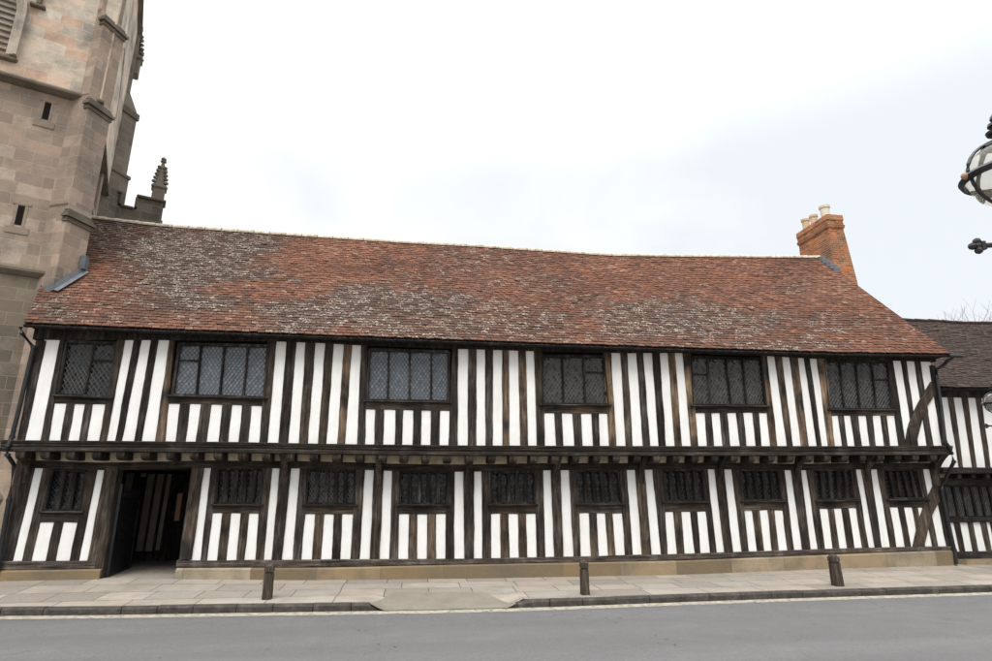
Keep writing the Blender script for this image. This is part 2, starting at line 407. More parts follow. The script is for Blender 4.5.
US = [[(0,325,398,290,360,380,603),(0,447,510,408,472,384,604),(0,555,632,520,592,388,606)],
[(1,20,88,0,62,380,612),(1,150,215,122,182,385,612),(1,278,343,248,320,388,613),(1,402,463,378,442,392,618),(1,518,582,500,565,396,622)],
[(2,216,272,210,265,415,632),(2,325,395,320,388,417,632),(2,440,500,433,497,420,633),(2,550,606,547,604,422,634),(2,662,720,657,712,426,635)],
[(3,297,357,302,368,440,635),(3,403,465,412,478,440,635),(3,518,580,527,590,440,636),(3,625,675,632,688,443,638)],
[(4,216,270,232,283,438,632),(4,312,360,325,377,438,632),(4,405,458,425,482,438,634),(4,503,557,522,577,438,636),(4,597,645,612,663,438,636)],
[(5,42,80,62,105,455,638),(5,115,155,138,180,455,638),(5,200,247,225,272,455,638),(5,288,335,308,358,455,638),(5,373,420,395,445,455,638)]]
UWIN = {0: 0, 3: 1, 8: 2, 13: 3, 18: 4, 22: 5}      # a window follows this full panel
# tile, tl, tr, br, bl, mullions (top,bottom), transom (light, fraction)
UW = [(0,(400,8),(700,18),(660,342),(345,325),[(560,500)],(1,.33)),
(1,(85,22),(628,35),(600,345),(42,328),[(212,182),(352,322),(495,465)],(0,.32)),
(2,(238,55),(715,70),(712,368),(223,360),[(352,345),(478,475),(608,607)],None),
(3,(285,95),(655,98),(680,386),(283,383),[(405,413),(533,545)],(2,.33)),
(4,(187,100),(612,112),(640,392),(200,390),[(287,306),(398,430),(500,525)],(0,.36)),
(5,(-5,125),(385,130),(407,415),(27,412),[(92,122),(188,215),(285,315)],(3,.38))]
LO = [(0,208,257,75,130,48,605),(0,583,625,472,523,62,603),
(1,230,275,157,210,48,602),(1,643,688,592,640,50,600),(1,757,810,700,765,50,600),
(2,210,263,177,238,60,595),(2,322,373,297,357,65,595),(2,750,802,746,808,70,592),(2,867,912,866,916,68,592),
(3,290,336,303,358,60,582),(3,395,445,412,473,60,580),(3,793,845,830,887,60,570),(3,902,948,943,1000,58,568),
(4,287,330,342,390,55,555),(4,387,432,440,493,55,552),(4,750,792,808,860,62,540),(4,850,882,908,950,62,535),
(5,188,222,265,305,55,525),(5,277,315,345,395,55,525),(5,590,637,683,732,55,518)]
LS = [[(0,238,323,185,270,375,608),(0,380,463,330,415,375,606)],
[(1,285,342,250,312,320,600),(1,397,455,368,428,320,600),(1,507,562,475,542,320,600)],
[(1,843,900,817,882,325,600),(1,957,1015,937,1000,325,598),(2,75,138,62,122,325,596)],
[(2,415,473,410,470,325,592),(2,525,584,524,582,325,592),(2,638,696,638,693,325,592)],
[(2,968,1022,970,1027,325,590),(3,82,138,88,143,322,587),(3,188,245,195,252,322,585)],
[(3,507,565,518,577,320,575),(3,612,662,625,682,320,575),(3,708,765,726,783,320,573)],
[(4,32,80,48,103,312,562),(4,130,182,150,210,312,560),(4,225,277,245,303,310,557)],
[(4,510,555,535,585,303,547),(4,600,647,628,675,303,545),(4,690,738,715,768,303,542)],
[(4,962,1010,995,1040,293,533),(5,55,100,90,135,293,530),(5,145,190,180,225,290,528)],
[(5,393,440,432,482,285,520),(5,478,525,520,566,285,520),(5,560,600,605,648,285,518)]]
LWIN = {0: 0, 2: 1, 4: 2, 6: 3, 8: 4, 10: 5, 12: 6, 14: 7, 16: 8, 18: 9}
LW = [(0,(312,60),(520,66),(485,303),(262,303),2),(1,(318,50),(592,50),(575,262),(303,260),4),(1,(858,55),(1142,65),(1138,264),(845,262),4),
(2,(425,70),(705,72),(705,264),(418,262),4),(2,(970,72),(1232,70),(1232,260),(965,262),4),(3,(490,65),(740,65),(765,258),(500,258),4),
(4,(15,60),(255,58),(275,246),(30,246),4),(4,(480,58),(715,60),(740,242),(495,242),4),(4,(925,60),(1165,58),(1178,236),(945,238),4),
(5,(352,58),(560,58),(605,232),(380,232),4)]
class Line:
    def __init__(s, x0, y0, x1, y1): s.x0, s.y0, s.k = x0, y0, (x1-x0)/(y1-y0)
    def __call__(s, y): return s.x0+(y-s.y0)*s.k
def P2(t, x, y, oy): return (OX[t]+x/S, oy+y/S)
def panel(p, oy):
    t, a, b, c, d, y0, y1 = p
    y0 = oy+y0/S; y1 = oy+y1/S; o = OX[t]
    return dict(L=Line(o+a/S, y0, o+c/S, y1), R=Line(o+b/S, y0, o+d/S, y1), y0=y0, y1=y1)
YU, YL = 13.39, 13.84           # front faces of the jettied upper wall and the lower wall
up = [panel(p, 340) for p in UP]; us = [[panel(p, 340) for p in g] for g in US]
lo = [panel(p, 460) for p in LO]; ls = [[panel(p, 460) for p in g] for g in LS]

# polylines of the horizontal timbers as (X, z)
def poly(pts, Y): return sorted([(at(x, y, Y).x, at(x, y, Y).z) for x, y in pts])
up_top = poly([(p['L'](p['y0'])*.5+p['R'](p['y0'])*.5, max(p['y0'], 336.5)) for p in up], YU)
def ztop_u(X): return interp(up_top, X)
jet_top = poly([(11, 441), (120, 441.8), (240, 442.9), (350, 445), (460, 446.2), (560, 446.6), (680, 446.8), (850, 446.8), (948, 446.4)], YU-.06)
def zjet(X): return interp(jet_top, X)
lo_top = poly([(p['L'](p['y0'])*.5+p['R'](p['y0'])*.5, p['y0']) for p in lo], YL)
lo_bot = poly([(p['L'](p['y1'])*.5+p['R'](p['y1'])*.5, p['y1']) for p in lo], YL)
pl_top = poly([(0, 570.6), (102, 568.7), (175, 568), (330, 567.5), (440, 565), (679, 560.6), (850, 554), (950, 550)], YL-.05)
pl_bot = poly([(0, 581), (100, 579), (175, 579), (300, 580), (459, 578.6), (679, 574.7), (850, 568), (953, 565.3), (990, 568)], YL-.08)
def zl_top(X): return interp(lo_top, X)
def zl_bot(X): return interp(lo_bot, X)
def zpl(X): return interp(pl_top, X)
def zgr(X): return interp(pl_bot, X)

# ------------------------------------------------------------------ timber building block
def timber(name, A, B, Y, depth, mat, parent, seg=.11, ch=.010, wob=.006, warm=0., label=None):
    """A, B: the two long edges of the front face as end points (Vectors on the wall plane)."""
    L = max((A[1]-A[0]).length, .05)
    n = max(2, int(L/seg)); sd = random.uniform(0, 500)
    rings = []
    for k in range(n+1):
        q = k/n
        a = A[0].lerp(A[1], q); b = B[0].lerp(B[1], q)
        w = (b-a); wl = w.length; w = w/wl if wl > 1e-6 else Vector((1, 0, 0))
        a = a+w*(wob*2*nz(sd+q*L*1.7)+.008*nz(sd*3+q*L*6)*.7); b = b+w*(wob*2*nz(sd+77+q*L*1.7)+.008*nz(sd*5+q*L*6)*.7)
        yo = wob*1.3*nz(sd+31+q*L*1.2)
        c = min(ch, wl*.2)
        rings.append([Vector((a.x, Y+depth, a.z)), Vector((a.x, Y+c+yo, a.z)), Vector((a.x+w.x*c, Y+yo, a.z+w.z*c)),
                      Vector((b.x-w.x*c, Y+yo, b.z-w.z*c)), Vector((b.x, Y+c+yo, b.z)), Vector((b.x, Y+depth, b.z))])
    m = MB(); m.quadmesh(rings, True)
    o = m.build(name, mat, parent, origin=(A[0]+B[1])/2+Vector((0, depth/2, 0)), warm=warm)
    if label: o['label'] = label
    return o
def fix(m_):   # consistent outward normals are not needed for closed solids in Cycles
    return m_
def pz(x, y, Y): return at(x, y, Y)
def stud(name, LL, RR, y0, y1, Y, zt=None, zb=None, mat=None, parent=None, depth=.13, warm=0.):
    a0, b0 = at(LL(y0), y0, Y), at(RR(y0), y0, Y); a1, b1 = at(LL(y1), y1, Y), at(RR(y1), y1, Y)
    def ext(a, b, z): return a.lerp(b, (z-a.z)/(b.z-a.z))
    if zt is not None: a0, b0 = ext(a0, a1, zt), ext(b0, b1, zt)
    if zb is not None: a1, b1 = ext(a0, a1, zb), ext(b0, b1, zb)
    return timber(name, (a0, a1), (b0, b1), Y, depth, mat or M['timber'], parent, warm=warm)

hall = empty('timber_framed_hall', (2.5, YL, 0), 'long jettied black-and-white timber-framed hall under a red clay tile roof', 'building')

# --- plaster infill
def panel_quad(m, p, Y, zt=None, zb=None):
    y0, y1 = p['y0'], p['y1']
    a, b, c, d = at(p['L'](y0), y0, Y), at(p['R'](y0), y0, Y), at(p['R'](y1), y1, Y), at(p['L'](y1), y1, Y)
    e = .035
    pts = [Vector((a.x-e, Y, a.z+e*1.5)), Vector((b.x+e, Y, b.z+e*1.5)), Vector((c.x+e, Y, c.z-e)), Vector((d.x-e, Y, d.z-e))]
    n = 8; rings = []
    for k in range(n+1):
        q = k/n; l = pts[0].lerp(pts[3], q); r = pts[1].lerp(pts[2], q)
        row = []
        for j in range(4):
            v = l.lerp(r, j/3); v.y += .007*nz(v.x*2.3, v.z*2.1, 5)+(-.006 if j in (1, 2) else 0)
            row.append(v)
        rings.append(row)
    m.quadmesh(rings, False)
m = MB()
for p in up: panel_quad(m, p, YU+.024)
for g in us:
    for p in g: panel_quad(m, p, YU+.024)
for p in lo: panel_quad(m, p, YL+.024)
for g in ls:
    for p in g: panel_quad(m, p, YL+.024)
m.build('plaster_infill', M['plaster'], hall, smooth=True)

# dark core behind the frame, with the passage left open
XL0, XR0 = -8.25, 13.40
doorL = Line(*P2(0, 705, 55, 460), *P2(0, 620, 640, 460)); doorR = Line(*P2(1, 160, 50, 460), *P2(1, 75, 640, 460))
dxl = at(doorL(520), 520, YL).x; dxr = at(doorR(520), 520, YL).x
m = MB()
m.box((XL0, YU+.14, 2.75), (XR0-.05, 20.0, 5.3))
m.box((XL0, YL+.15, 0), (dxl-.12, YL+.45, 2.74)); m.box((XL0, 17.4, 0), (dxr+.12, 20.0, 2.74)); m.box((dxr+.12, YL+.15, 0), (XR0-.07, 20.0, 2.74))
m.build('wall_core', M['room'], hall)
m = MB(); m.box((XR0-.06, YL+.10, .3), (XR0-.005, 20.0, 2.7)); m.box((XR0-.04, YU+.12, 2.72), (XR0+.06, 20.1, 5.35)); m.face([(XR0+.06, YU+.1, 5.35), (XR0+.06, 20.1, 5.35), (XR0+.06, 16.75, 9.25)]); m.build('gable_wall', M['plaster'], hall)
m = MB(); m.box((XL0, 20.02, 0), (XR0, 20.12, 5.3)); m.build('rear_wall', M['plaster'], hall)

# --- upper studs
warm_u = {7: .9, 6: .25, 5: .2, 12: .55, 11: .45, 13: .7, 17: 1., 18: 1., 19: .45, 20: .8, 22: 1., 14: .15, 9: .1, 4: .15, 3: .6}
NU = len(up)
Ltop = Line(215/S, 340, 100/S, 340+603/S)
stud('corner_post', Ltop, up[0]['L'], 345, 440, YU, zt=5.02, zb=2.86, parent=hall, depth=.2)
for i in range(NU):
    p = up[i]
    if i+1 < NU:
        q = up[i+1]; zt = ztop_u(at(p['R'](380), 380, YU).x)+.05
        if i in UWIN:
            g = us[UWIN[i]]; f, l = g[0], g[-1]
            for LL, RR, w in ((p['R'], f['L'], warm_u.get(i, random.random()*.35)), (l['R'], q['L'], warm_u.get(i+.5, random.random()*.4))):
                stud('window_post', LL, RR, 400, 440, YU-.004, zt=zt, zb=2.86, parent=hall, warm={22: 1., 13: .3, 3: .8, 18: 1.}.get(i, w) if LL is p['R'] else {4: .6, 13: 1., 18: .95}.get(i, w))
            ybt = f['y0']; Wd = UW[UWIN[i]]
            # short studs under the window
            for a, b in zip(g, g[1:]):
                stud('short_stud', a['R'], b['L'], a['y0'], a['y1'], YU, zb=2.86, parent=hall, warm=random.random()*.08)
            # rail between the posts under the sill
            ya = 340+Wd[4][1]/S; yb = 340+Wd[3][1]/S
            A = (at(f['L'](ya)-2.0, ya+1, YU), at(l['R'](yb)+2.0, yb+1, YU)); B = (at(f['L'](f['y0'])-1.5, f['y0'], YU), at(l['R'](l['y0'])+1.5, l['y0'], YU))
            timber('window_rail', A, B, YU+.003, .11, M['beam'], hall, warm=random.random()*.5)
        else:
            stud('stud', p['R'], q['L'], 380, 440, YU, zt=zt, zb=2.86, parent=hall, warm=warm_u.get(i, random.random()*.06))
Lr = Line(OX[5]+660/S, 340+130/S, OX[5]+738/S, 340+640/S)
stud('corner_post', up[-1]['R'], Lr, 365, 440, YU, zt=5.05, zb=2.9, parent=hall, depth=.2)

def hbeam(name, zt, zb, X0, X1, Y, depth, mat, n=36, wob=.008, ch=.015, prof=None, warm=0.):
    m = MB(); rings = []; sd = random.uniform(0, 300)
    for k in range(n+1):
        X = lerp(X0, X1, k/n); t_, b_ = zt(X)+wob*nz(X*1.1, sd), zb(X)+wob*nz(X*1.3, sd+9); yo = wob*nz(X*.9, sd+20)
        if prof:
            ring = [Vector((X, Y+yo+py, lerp(b_, t_, pzz))) for py, pzz in prof]
        else:
            ring = [Vector((X, Y+depth, b_)), Vector((X, Y+ch+yo, b_)), Vector((X, Y+yo, b_+ch)), Vector((X, Y+yo, t_-ch)), Vector((X, Y+ch+yo, t_)), Vector((X, Y+depth, t_))]
        rings.append(ring)
    m.quadmesh(rings, True)
    return m.build(name, mat, hall, origin=((X0+X1)/2, Y, zt((X0+X1)/2)), warm=warm)
hbeam('wall_plate', lambda X: ztop_u(X)+.42, lambda X: ztop_u(X), XL0-.02, XR0+.12, YU-.02, .2, M['dark'])
# moulded jetty bressummer
hbeam('jetty_beam', zjet, lambda X: zjet(X)-.205, -8.42, 13.44, YU-.075, .2, M['beam'], n=60, wob=.006,
      prof=[(.2, 0), (.012, 0), (.0, .08), (.0, .36), (.03, .42), (.03, .52), (.008, .58), (.008, .78), (-.012, .84), (-.018, .98), (.0, 1.), (.2, 1.0)], warm=.1)
hbeam('jetty_capping', lambda X: zjet(X)+.018, lambda X: zjet(X)+.002, -8.42, 13.44, YU-.10, .135, M['post'], n=60, wob=.005, ch=.004)
hbeam('top_beam', lambda X: zl_top(X)+.175, zl_top, -8.2, 13.3, YL-.025, .17, M['beam'], warm=.1)
for a, b in ((-8.32, at(523/S, 560, YL).x+.18), (at(165+80/S, 560, YL).x-.02, 13.42)):
    hbeam('sill_beam', zl_bot, lambda X: zpl(X)+.002, a, b, YL-.03, .18, M['sill'], n=24, wob=.012, warm=.15)
for a, b in ((-8.36, at(613/S, 572, YL).x), (at(165+72/S, 572, YL).x, 13.38)):
    n = 40; m = MB()
    for k in range(n):
        xa, xb = lerp(a, b, k/n), lerp(a, b, (k+1)/n); Y0 = YL-.085
        za, zb_ = zpl(xa), zpl(xb)
        m.face([(xa, Y0, zgr(xa)-.15), (xb, Y0, zgr(xb)-.15), (xb, Y0, zb_-.03), (xa, Y0, za-.03)], [(xa, .1), (xb, .1), (xb, .5), (xa, .5)])
        m.face([(xa, Y0, za-.03), (xb, Y0, zb_-.03), (xb, Y0+.07, zb_), (xa, Y0+.07, za)], [(xa, .5), (xb, .5), (xb, .6), (xa, .6)])
        m.face([(xa, Y0+.07, za), (xb, Y0+.07, zb_), (xb, YL+.15, zb_), (xa, YL+.15, za)], [(xa, .6), (xb, .6), (xb, .8), (xa, .8)])
    for X in (a, b):
        m.face([(X, Y0, zgr(X)-.15), (X, YL+.15, zgr(X)-.15), (X, YL+.15, zpl(X)), (X, Y0+.07, zpl(X)), (X, Y0, zpl(X)-.03)], [(0, .1), (.3, .1), (.3, .6), (.1, .6), (0, .5)])
    m.build('stone_plinth', M['plinth'], hall)

# --- lower studs
stud('corner_post', Line(130/S, 460, 5/S, 460+605/S), lo[0]['L'], 475, 555, YL, zt=2.52, zb=zl_bot(-8.1)-.01, parent=hall, depth=.2)
stud('corner_post', lo[-1]['R'], Line(OX[5]+685/S, 460+55/S, OX[5]+765/S, 460+518/S), 475, 545, YL, zt=2.55, zb=zl_bot(13.2)-.01, parent=hall, depth=.2)
brackets = []
NL = len(lo)
for i in range(NL):
    p = lo[i]
    if i+1 == NL: break
    q = lo[i+1]; X_ = at(p['R'](520), 520, YL).x; zt = zl_top(X_)+.03; zb = zl_bot(X_)-.02
    if i == 1:
        stud('door_post', p['R'], doorL, 480, 550, YL-.03, zt=zt+.03, zb=zgr(X_)+.02, parent=hall, depth=.3, warm=.2)
        stud('door_post', doorR, q['L'], 480, 550, YL-.03, zt=zt+.03, zb=zl_bot(X_)-.01, parent=hall, depth=.3, warm=.25)
        continue
    if i in LWIN:
        g = ls[LWIN[i]]; f, l = g[0], g[-1]
        stud('window_post', p['R'], f['L'], 500, 550, YL-.004, zt=zt, zb=zb, parent=hall, warm=random.random()*.25)
        stud('window_post', l['R'], q['L'], 500, 550, YL-.004, zt=zt, zb=zb, parent=hall, warm=random.random()*.25)
        for a, b in zip(g, g[1:]):
            stud('short_stud', a['R'], b['L'], a['y0'], a['y1'], YL, zb=zb, parent=hall, warm=.1+random.random()*.5)
        Wd = LW[LWIN[i]]; ya = 460+Wd[4][1]/S; yb = 460+Wd[3][1]/S
        A = (at(f['L'](ya)-2.0, ya+1, YL), at(l['R'](yb)+2.0, yb+1, YL)); B = (at(f['L'](f['y0'])-1.5, f['y0'], YL), at(l['R'](l['y0'])+1.5, l['y0'], YL))
        timber('window_rail', A, B, YL+.003, .11, M['beam'], hall, warm=random.random()*.4)
    else:
        stud('principal_post', p['R'], q['L'], 500, 550, YL-.02, zt=zt, zb=zb, parent=hall, depth=.18, warm=random.random()*.3)
        brackets.append((at((p['R'](480)+q['L'](480))/2, 480, YL).x, at(q['L'](480), 480, YL).x-at(p['R'](480), 480, YL).x))

# curved brackets carrying the jetty on the principal posts
def bracket(X, w, name='bracket', h=.62):
    m = MB(); rings = []
    zt = zjet(X)-.21; n = 10
    for k in range(n+1):
        q = k/n; z = lerp(zt-h, zt, q)
        yf = YL-.03-.43*(q**2.6); yb = YL+.05-.20*(q**3)
        hw = w/2*.62*(1-.1*q)
        rings.append([Vector((X-hw, yb, z)), Vector((X-hw, yf+.01, z)), Vector((X-hw+.015, yf, z)), Vector((X+hw-.015, yf, z)), Vector((X+hw, yf+.01, z)), Vector((X+hw, yb, z))])
    m.quadmesh(rings, True); return m.build(name, M['timber'], hall, origin=(X, YL, zt-.3), warm=.15)
for X, w in brackets: bracket(X, max(w, .14))
bracket(at(27, 475, YL).x, .2)
m = MB()
Xc = 13.28
for k in range(2):
    pass
bracket(Xc, .34, h=.75)
# joists, soffit and the infill between the joists
jx = -8.05; k = 0
joists = []
while jx < 13.2:
    joists.append(jx); jx += .485+.04*nz(jx*3.1)
for X in joists:
    m = MB(); w = .085+.012*nz(X*5); zt = zjet(X)-.207; zb = zt-.165+.012*nz(X*7); sk = .02*nz(X*2.3)
    rings = []
    for (Y, dz) in ((YL+.1, 0), (YU+.06, 0), (YU-.005, .012), (YU-.042, .045), (YU-.055, .085)):
        x0, x1 = X-w+sk*(YL-Y)*3, X+w+sk*(YL-Y)*3
        rings.append([Vector((x0, Y, zt)), Vector((x0, Y, zb+dz+.02)), Vector((x0+.02, Y, zb+dz)), Vector((x1-.02, Y, zb+dz)), Vector((x1, Y, zb+dz+.02)), Vector((x1, Y, zt))])
    m.quadmesh(rings, True); m.build('joist', M['dark'], hall, origin=(X, YL-.2, zt-.08), warm=.1)
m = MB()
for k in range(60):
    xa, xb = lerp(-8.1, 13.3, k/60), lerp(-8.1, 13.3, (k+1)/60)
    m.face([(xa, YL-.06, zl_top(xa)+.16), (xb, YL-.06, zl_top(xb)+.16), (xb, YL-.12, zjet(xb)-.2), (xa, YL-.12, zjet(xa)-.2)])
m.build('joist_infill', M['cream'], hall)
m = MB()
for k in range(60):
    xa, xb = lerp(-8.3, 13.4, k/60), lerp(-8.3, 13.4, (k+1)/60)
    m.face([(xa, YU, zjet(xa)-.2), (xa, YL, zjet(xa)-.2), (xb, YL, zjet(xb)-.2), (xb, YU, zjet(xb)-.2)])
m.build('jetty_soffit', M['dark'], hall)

# long curved braces at the right-hand corner
def brace(ptsL, ptsR, Y, oy):
    n = 14
    def smp(P, q):
        q = q*(len(P)-1); k = min(int(q), len(P)-2); f = q-k
        p0, p1, p2, p3 = P[max(k-1, 0)], P[k], P[k+1], P[min(k+2, len(P)-1)]
        return tuple(.5*(2*b+(c-a)*f+(2*a-5*b+4*c-d)*f*f+(3*b-a-3*c+d)*f**3) for a, b, c, d in zip(p0, p1, p2, p3))
    rings = []
    for k in range(n+1):
        a = smp(ptsL, k/n); b = smp(ptsR, k/n)
        a = at(*P2(5, *a, oy), Y); b = at(*P2(5, *b, oy), Y); d = (b-a).normalized()*.012
        rings.append([a+Vector((0, .12, 0)), a+Vector((0, .012, 0)), a+d, b-d, b+Vector((0, .012, 0)), b+Vector((0, .12, 0))])
    m = MB(); m.quadmesh(rings, True); m.build('curved_brace', M['timber'], hall, origin=rings[7][2], warm=.35)
brace([(640, 250), (600, 320), (555, 400), (505, 520), (486, 642)], [(662, 330), (640, 365), (608, 420), (572, 540), (550, 642)], YU-.03, 340)
brace([(668, 130), (632, 205), (592, 300), (555, 430), (536, 520)], [(690, 250), (665, 295), (640, 355), (612, 470), (600, 520)], YL-.035, 460)

# ------------------------------------------------------------------ windows
def bil(c, u, v): return c[0].lerp(c[1], u).lerp(c[3].lerp(c[2], u), v)    # tl,tr,br,bl ; v down
def lattice(m, c, Y, pitch, w):
    """diagonal lead cames clipped to the quad c (points on plane Y)"""
    wd = (c[1]-c[0]).length; hg = (c[3]-c[0]).length
    nu = max(2, round(wd/pitch)); asp = 1.45
    nv = max(2, round(hg/(pitch*asp)))
    for sgn in (1, -1):
        for k in range(-nv, nu+1) if sgn > 0 else range(0, nu+nv+1):
            # cells: U=u*nu, V=v*nv ; line U = k + sgn*V
            pts = []
            v0, v1 = 0., float(nv)
            ts = sorted([v0, v1, (0-k)*sgn, (nu-k)*sgn])
            seg = [(max(v0, min(v1, a))) for a in ts]
            a, b = seg[1], seg[2]
            if b-a < 1e-3: continue
            pa = bil(c, (k+sgn*a)/nu, a/nv); pb = bil(c, (k+sgn*b)/nu, b/nv)
            d = (pb-pa).normalized(); pp = Vector((-d.z, 0, d.x))*w/2; f = Vector((0, -.006, 0))
            m.quadmesh([[pa-pp, pa+f-pp*.4, pa+f+pp*.4, pa+pp], [pb-pp, pb+f-pp*.4, pb+f+pp*.4, pb+pp]], False)
    # diamond cell coordinates for the glass quarries
    return nu, nv
def glass_quad(m, c, nu, nv):
    # uv rotated so that floor(uv) is one quarry
    def uvp(u, v): U, V = u*nu, v*nv; return ((U+V)+.001, (U-V)+.001)
    m.face([c[0], c[1], c[2], c[3]], [uvp(0, 0), uvp(1, 0), uvp(1, 1), uvp(0, 1)])
def bar(m, a0, a1, hw0, Y0, Y1):
    """upright bar between top point a0 and bottom a1, half width hw0"""
    rings = []
    for p in (a0, a1):
        rings.append([Vector((p.x-hw0, Y1, p.z)), Vector((p.x-hw0, Y0+.012, p.z)), Vector((p.x-hw0*.45, Y0, p.z)), Vector((p.x+hw0*.45, Y0, p.z)), Vector((p.x+hw0, Y0+.012, p.z)), Vector((p.x+hw0, Y1, p.z))])
    m.quadmesh(rings, True)
def hbar(m, a0, a1, hh, Y0, Y1):
    rings = []
    for p in (a0, a1):
        rings.append([Vector((p.x, Y1, p.z-hh)), Vector((p.x, Y0, p.z-hh)), Vector((p.x, Y0, p.z+hh)), Vector((p.x, Y1, p.z+hh))])
    m.quadmesh(rings, True)
GU = ['glass_dark', 'glass_grey', 'glass_grey', 'glass_mid', 'glass_mid', 'glass_mid']
def shiftx(c, Y): return [Vector((p.x, Y, p.z)) for p in c]
def make_window(cor, oy, tile, wallY, mull, transom, gmat, lmat, pitch, mw, recess, framew):
    c = [at(*P2(tile, *q, oy), wallY) for q in cor]
    X0 = (c[0]+c[2])/2
    # frame
    m = MB()
    bar(m, c[0], c[3], framew, wallY-.008, wallY+.12); bar(m, c[1], c[2], framew, wallY-.008, wallY+.12)
    hbar(m, c[0], c[1], framew, wallY-.006, wallY+.12)
    hbar(m, c[3]+Vector((framew*.9, 0, .0)), c[2]-Vector((framew*.9, 0, 0)), framew*.9, wallY-.004, wallY+.12)
    win = m.build('window', M['dark'], hall, origin=X0)
    # sill
    m = MB(); a = c[3]-Vector((.07, 0, .028)); b = c[2]+Vector((.07, 0, -.028))
    rings = [[Vector((p.x, wallY+.05, p.z-.022)), Vector((p.x, wallY-.055, p.z-.022)), Vector((p.x, wallY-.068, p.z-.008)), Vector((p.x, wallY-.06, p.z+.012)), Vector((p.x, wallY+.05, p.z+.024))] for p in (a, b)]
    m.quadmesh(rings, True); m.build('sill', M['beam'], win, origin=(a+b)/2)
    us_ = [0]+mull+[1]
    for k, (ut, ub) in enumerate(mull if isinstance(mull[0], tuple) else [(u, u) for u in mull]):
        m = MB(); bar(m, c[0].lerp(c[1], ut), c[3].lerp(c[2], ub), mw, wallY+.012, wallY+.11)
        m.build('mullion', M['dark'], win, origin=X0)
    ut = [0]+[q[0] for q in mull]+[1]; ub = [0]+[q[1] for q in mull]+[1]
    gy = wallY+recess
    gm = MB(); lm = MB()
    for k in range(len(ut)-1):
        q = [c[0].lerp(c[1], ut[k]), c[0].lerp(c[1], ut[k+1]), c[3].lerp(c[2], ub[k+1]), c[3].lerp(c[2], ub[k])]
        q = shiftx(q, gy)
        q = [p+Vector((0, random.uniform(-.012, .012), 0)) for p in q]
        nu, nv = lattice(lm, [p-Vector((0, .004, 0)) for p in q], gy, pitch, .013 if pitch > .07 else .011)
        glass_quad(gm, q, nu, nv)
        if transom and transom[0] == k:
            m = MB(); hbar(m, q[0].lerp(q[3], transom[1])-Vector((0, 0, 0)), q[1].lerp(q[2], transom[1]), .016, wallY+.03, gy+.01)
            m.build('transom', M['dark'], win, origin=X0)
    gm.build('glass', gmat, win, origin=X0)
    lm.build('leading', lmat, win, origin=X0)
    return win
for i, (t_, tl, tr, br_, bl_, ml, tra) in enumerate(UW):
    mu = [((a-tl[0])/(tr[0]-tl[0]), (b-bl_[0])/(br_[0]-bl_[0])) for a, b in ml]
    make_window((tl, tr, br_, bl_), 340, t_, YU, mu, tra, M[GU[i]], M['lead_dark' if i in (1, 2) else 'lead'], .088, .022, .075, .03)
for i, (t_, tl, tr, br_, bl_, nm) in enumerate(LW):
    mu = [(k/(nm+1), k/(nm+1)) for k in range(1, nm+1)]
    make_window((tl, tr, br_, bl_), 460, t_, YL, mu, None, M['glass_dark'], M['lead' if i == 2 else 'lead_darkest'], .075, .044, .10, .03)

# ------------------------------------------------------------------ passage and gate
zf = lambda: .06
PL, PR, PY1 = dxl-.12, dxr+.12, 17.2
m = MB()
m.face([(-8.2, YL+.16, 2.35), (PR+.1, YL+.16, 2.35), (PR+.1, PY1+.1, 2.35), (-8.2, PY1+.1, 2.35)])
m.face([(-8.2, YL+.16, 0), (-8.2, PY1+.1, 0), (-8.2, PY1+.1, 2.35), (-8.2, YL+.16, 2.35)])
m.face([(PR+.001, YL+.16, 0), (PR+.001, PY1, 0), (PR+.001, PY1, 2.3), (PR+.001, YL+.16, 2.3)])
m.build('passage_wall', M['dark'], hall)
m = MB(); m2 = MB()
m.box((-8.2, PY1, .0), (PR+.1, PY1+.1, 2.3)); 
for (xa, xb, y0, y1) in ((148.5, 155.2, 474, 551), (158, 164.5, 474, 551), (168, 172, 474, 550), (127, 134.5, 473, 494), (118, 123, 473, 483), (141, 147, 473, 477)):
    a = at(xa, y0, PY1); b = at(xb, y0, PY1); c = at(xb-(y1-y0)*.165, y1, PY1); d = at(xa-(y1-y0)*.165, y1, PY1)
    rings = [[Vector((p.x, PY1-.012, p.z)), Vector((q.x, PY1-.012, q.z))] for p, q in ((a, b), (d, c))]
    m2.quadmesh(rings)
m.build('passage_partition', M['dark'], hall); m2.build('partition_panel', M['dimplaster'], hall)
a = at(178, 493, 15.6); b = at(175, 521, 15.6)
m = MB(); m.box((b.x-.03, 15.6, b.z), (b.x+.09, 15.66, a.z), .01); m.build('door_panel', M['notice'], hall)
gate = empty('gate', (dxl+.06, YL+.12, 0.03), '', ''); 
for k_ in ('label', 'category'):
    if k_ in gate: del gate[k_]
gate.parent = hall; gate.location = Vector((dxl+.06, YL+.12, .03))-hall.location
gate['label'] = 'open black gate with pointed spikes along its top'
G1 = onz(128.5, 572.5, .06); gdir = (G1-Vector((dxl+.05, YL+.12, .06))); GLN = gdir.length; gdir.z = 0; gdir.normalize(); gn = Vector((gdir.y, -gdir.x, 0)); G0 = Vector((dxl+.05, YL+.12, .03)); fr = (G0, gdir, gn)
def gbuild(m, n):
    o = m.build(n, M['iron'], None, origin=G0); o.parent = gate; o.location = (0, 0, 0); return o
for x0, x1, zt in ((0, .08, 2.0), (GLN-.08, GLN, 1.62)):
    m = MB(); m.box((x0, -.03, .06), (x1, .03, zt), fr=fr); gbuild(m, 'stile')
for z in (.08, .72, 1.45):
    m = MB(); m.box((.08, -.025, z), (GLN-.08, .025, z+.1), fr=fr); gbuild(m, 'gate_rail')
m = MB(); m.box((.08, -.012, .18), (GLN-.08, .012, .72), fr=fr); gbuild(m, 'lower_panel')
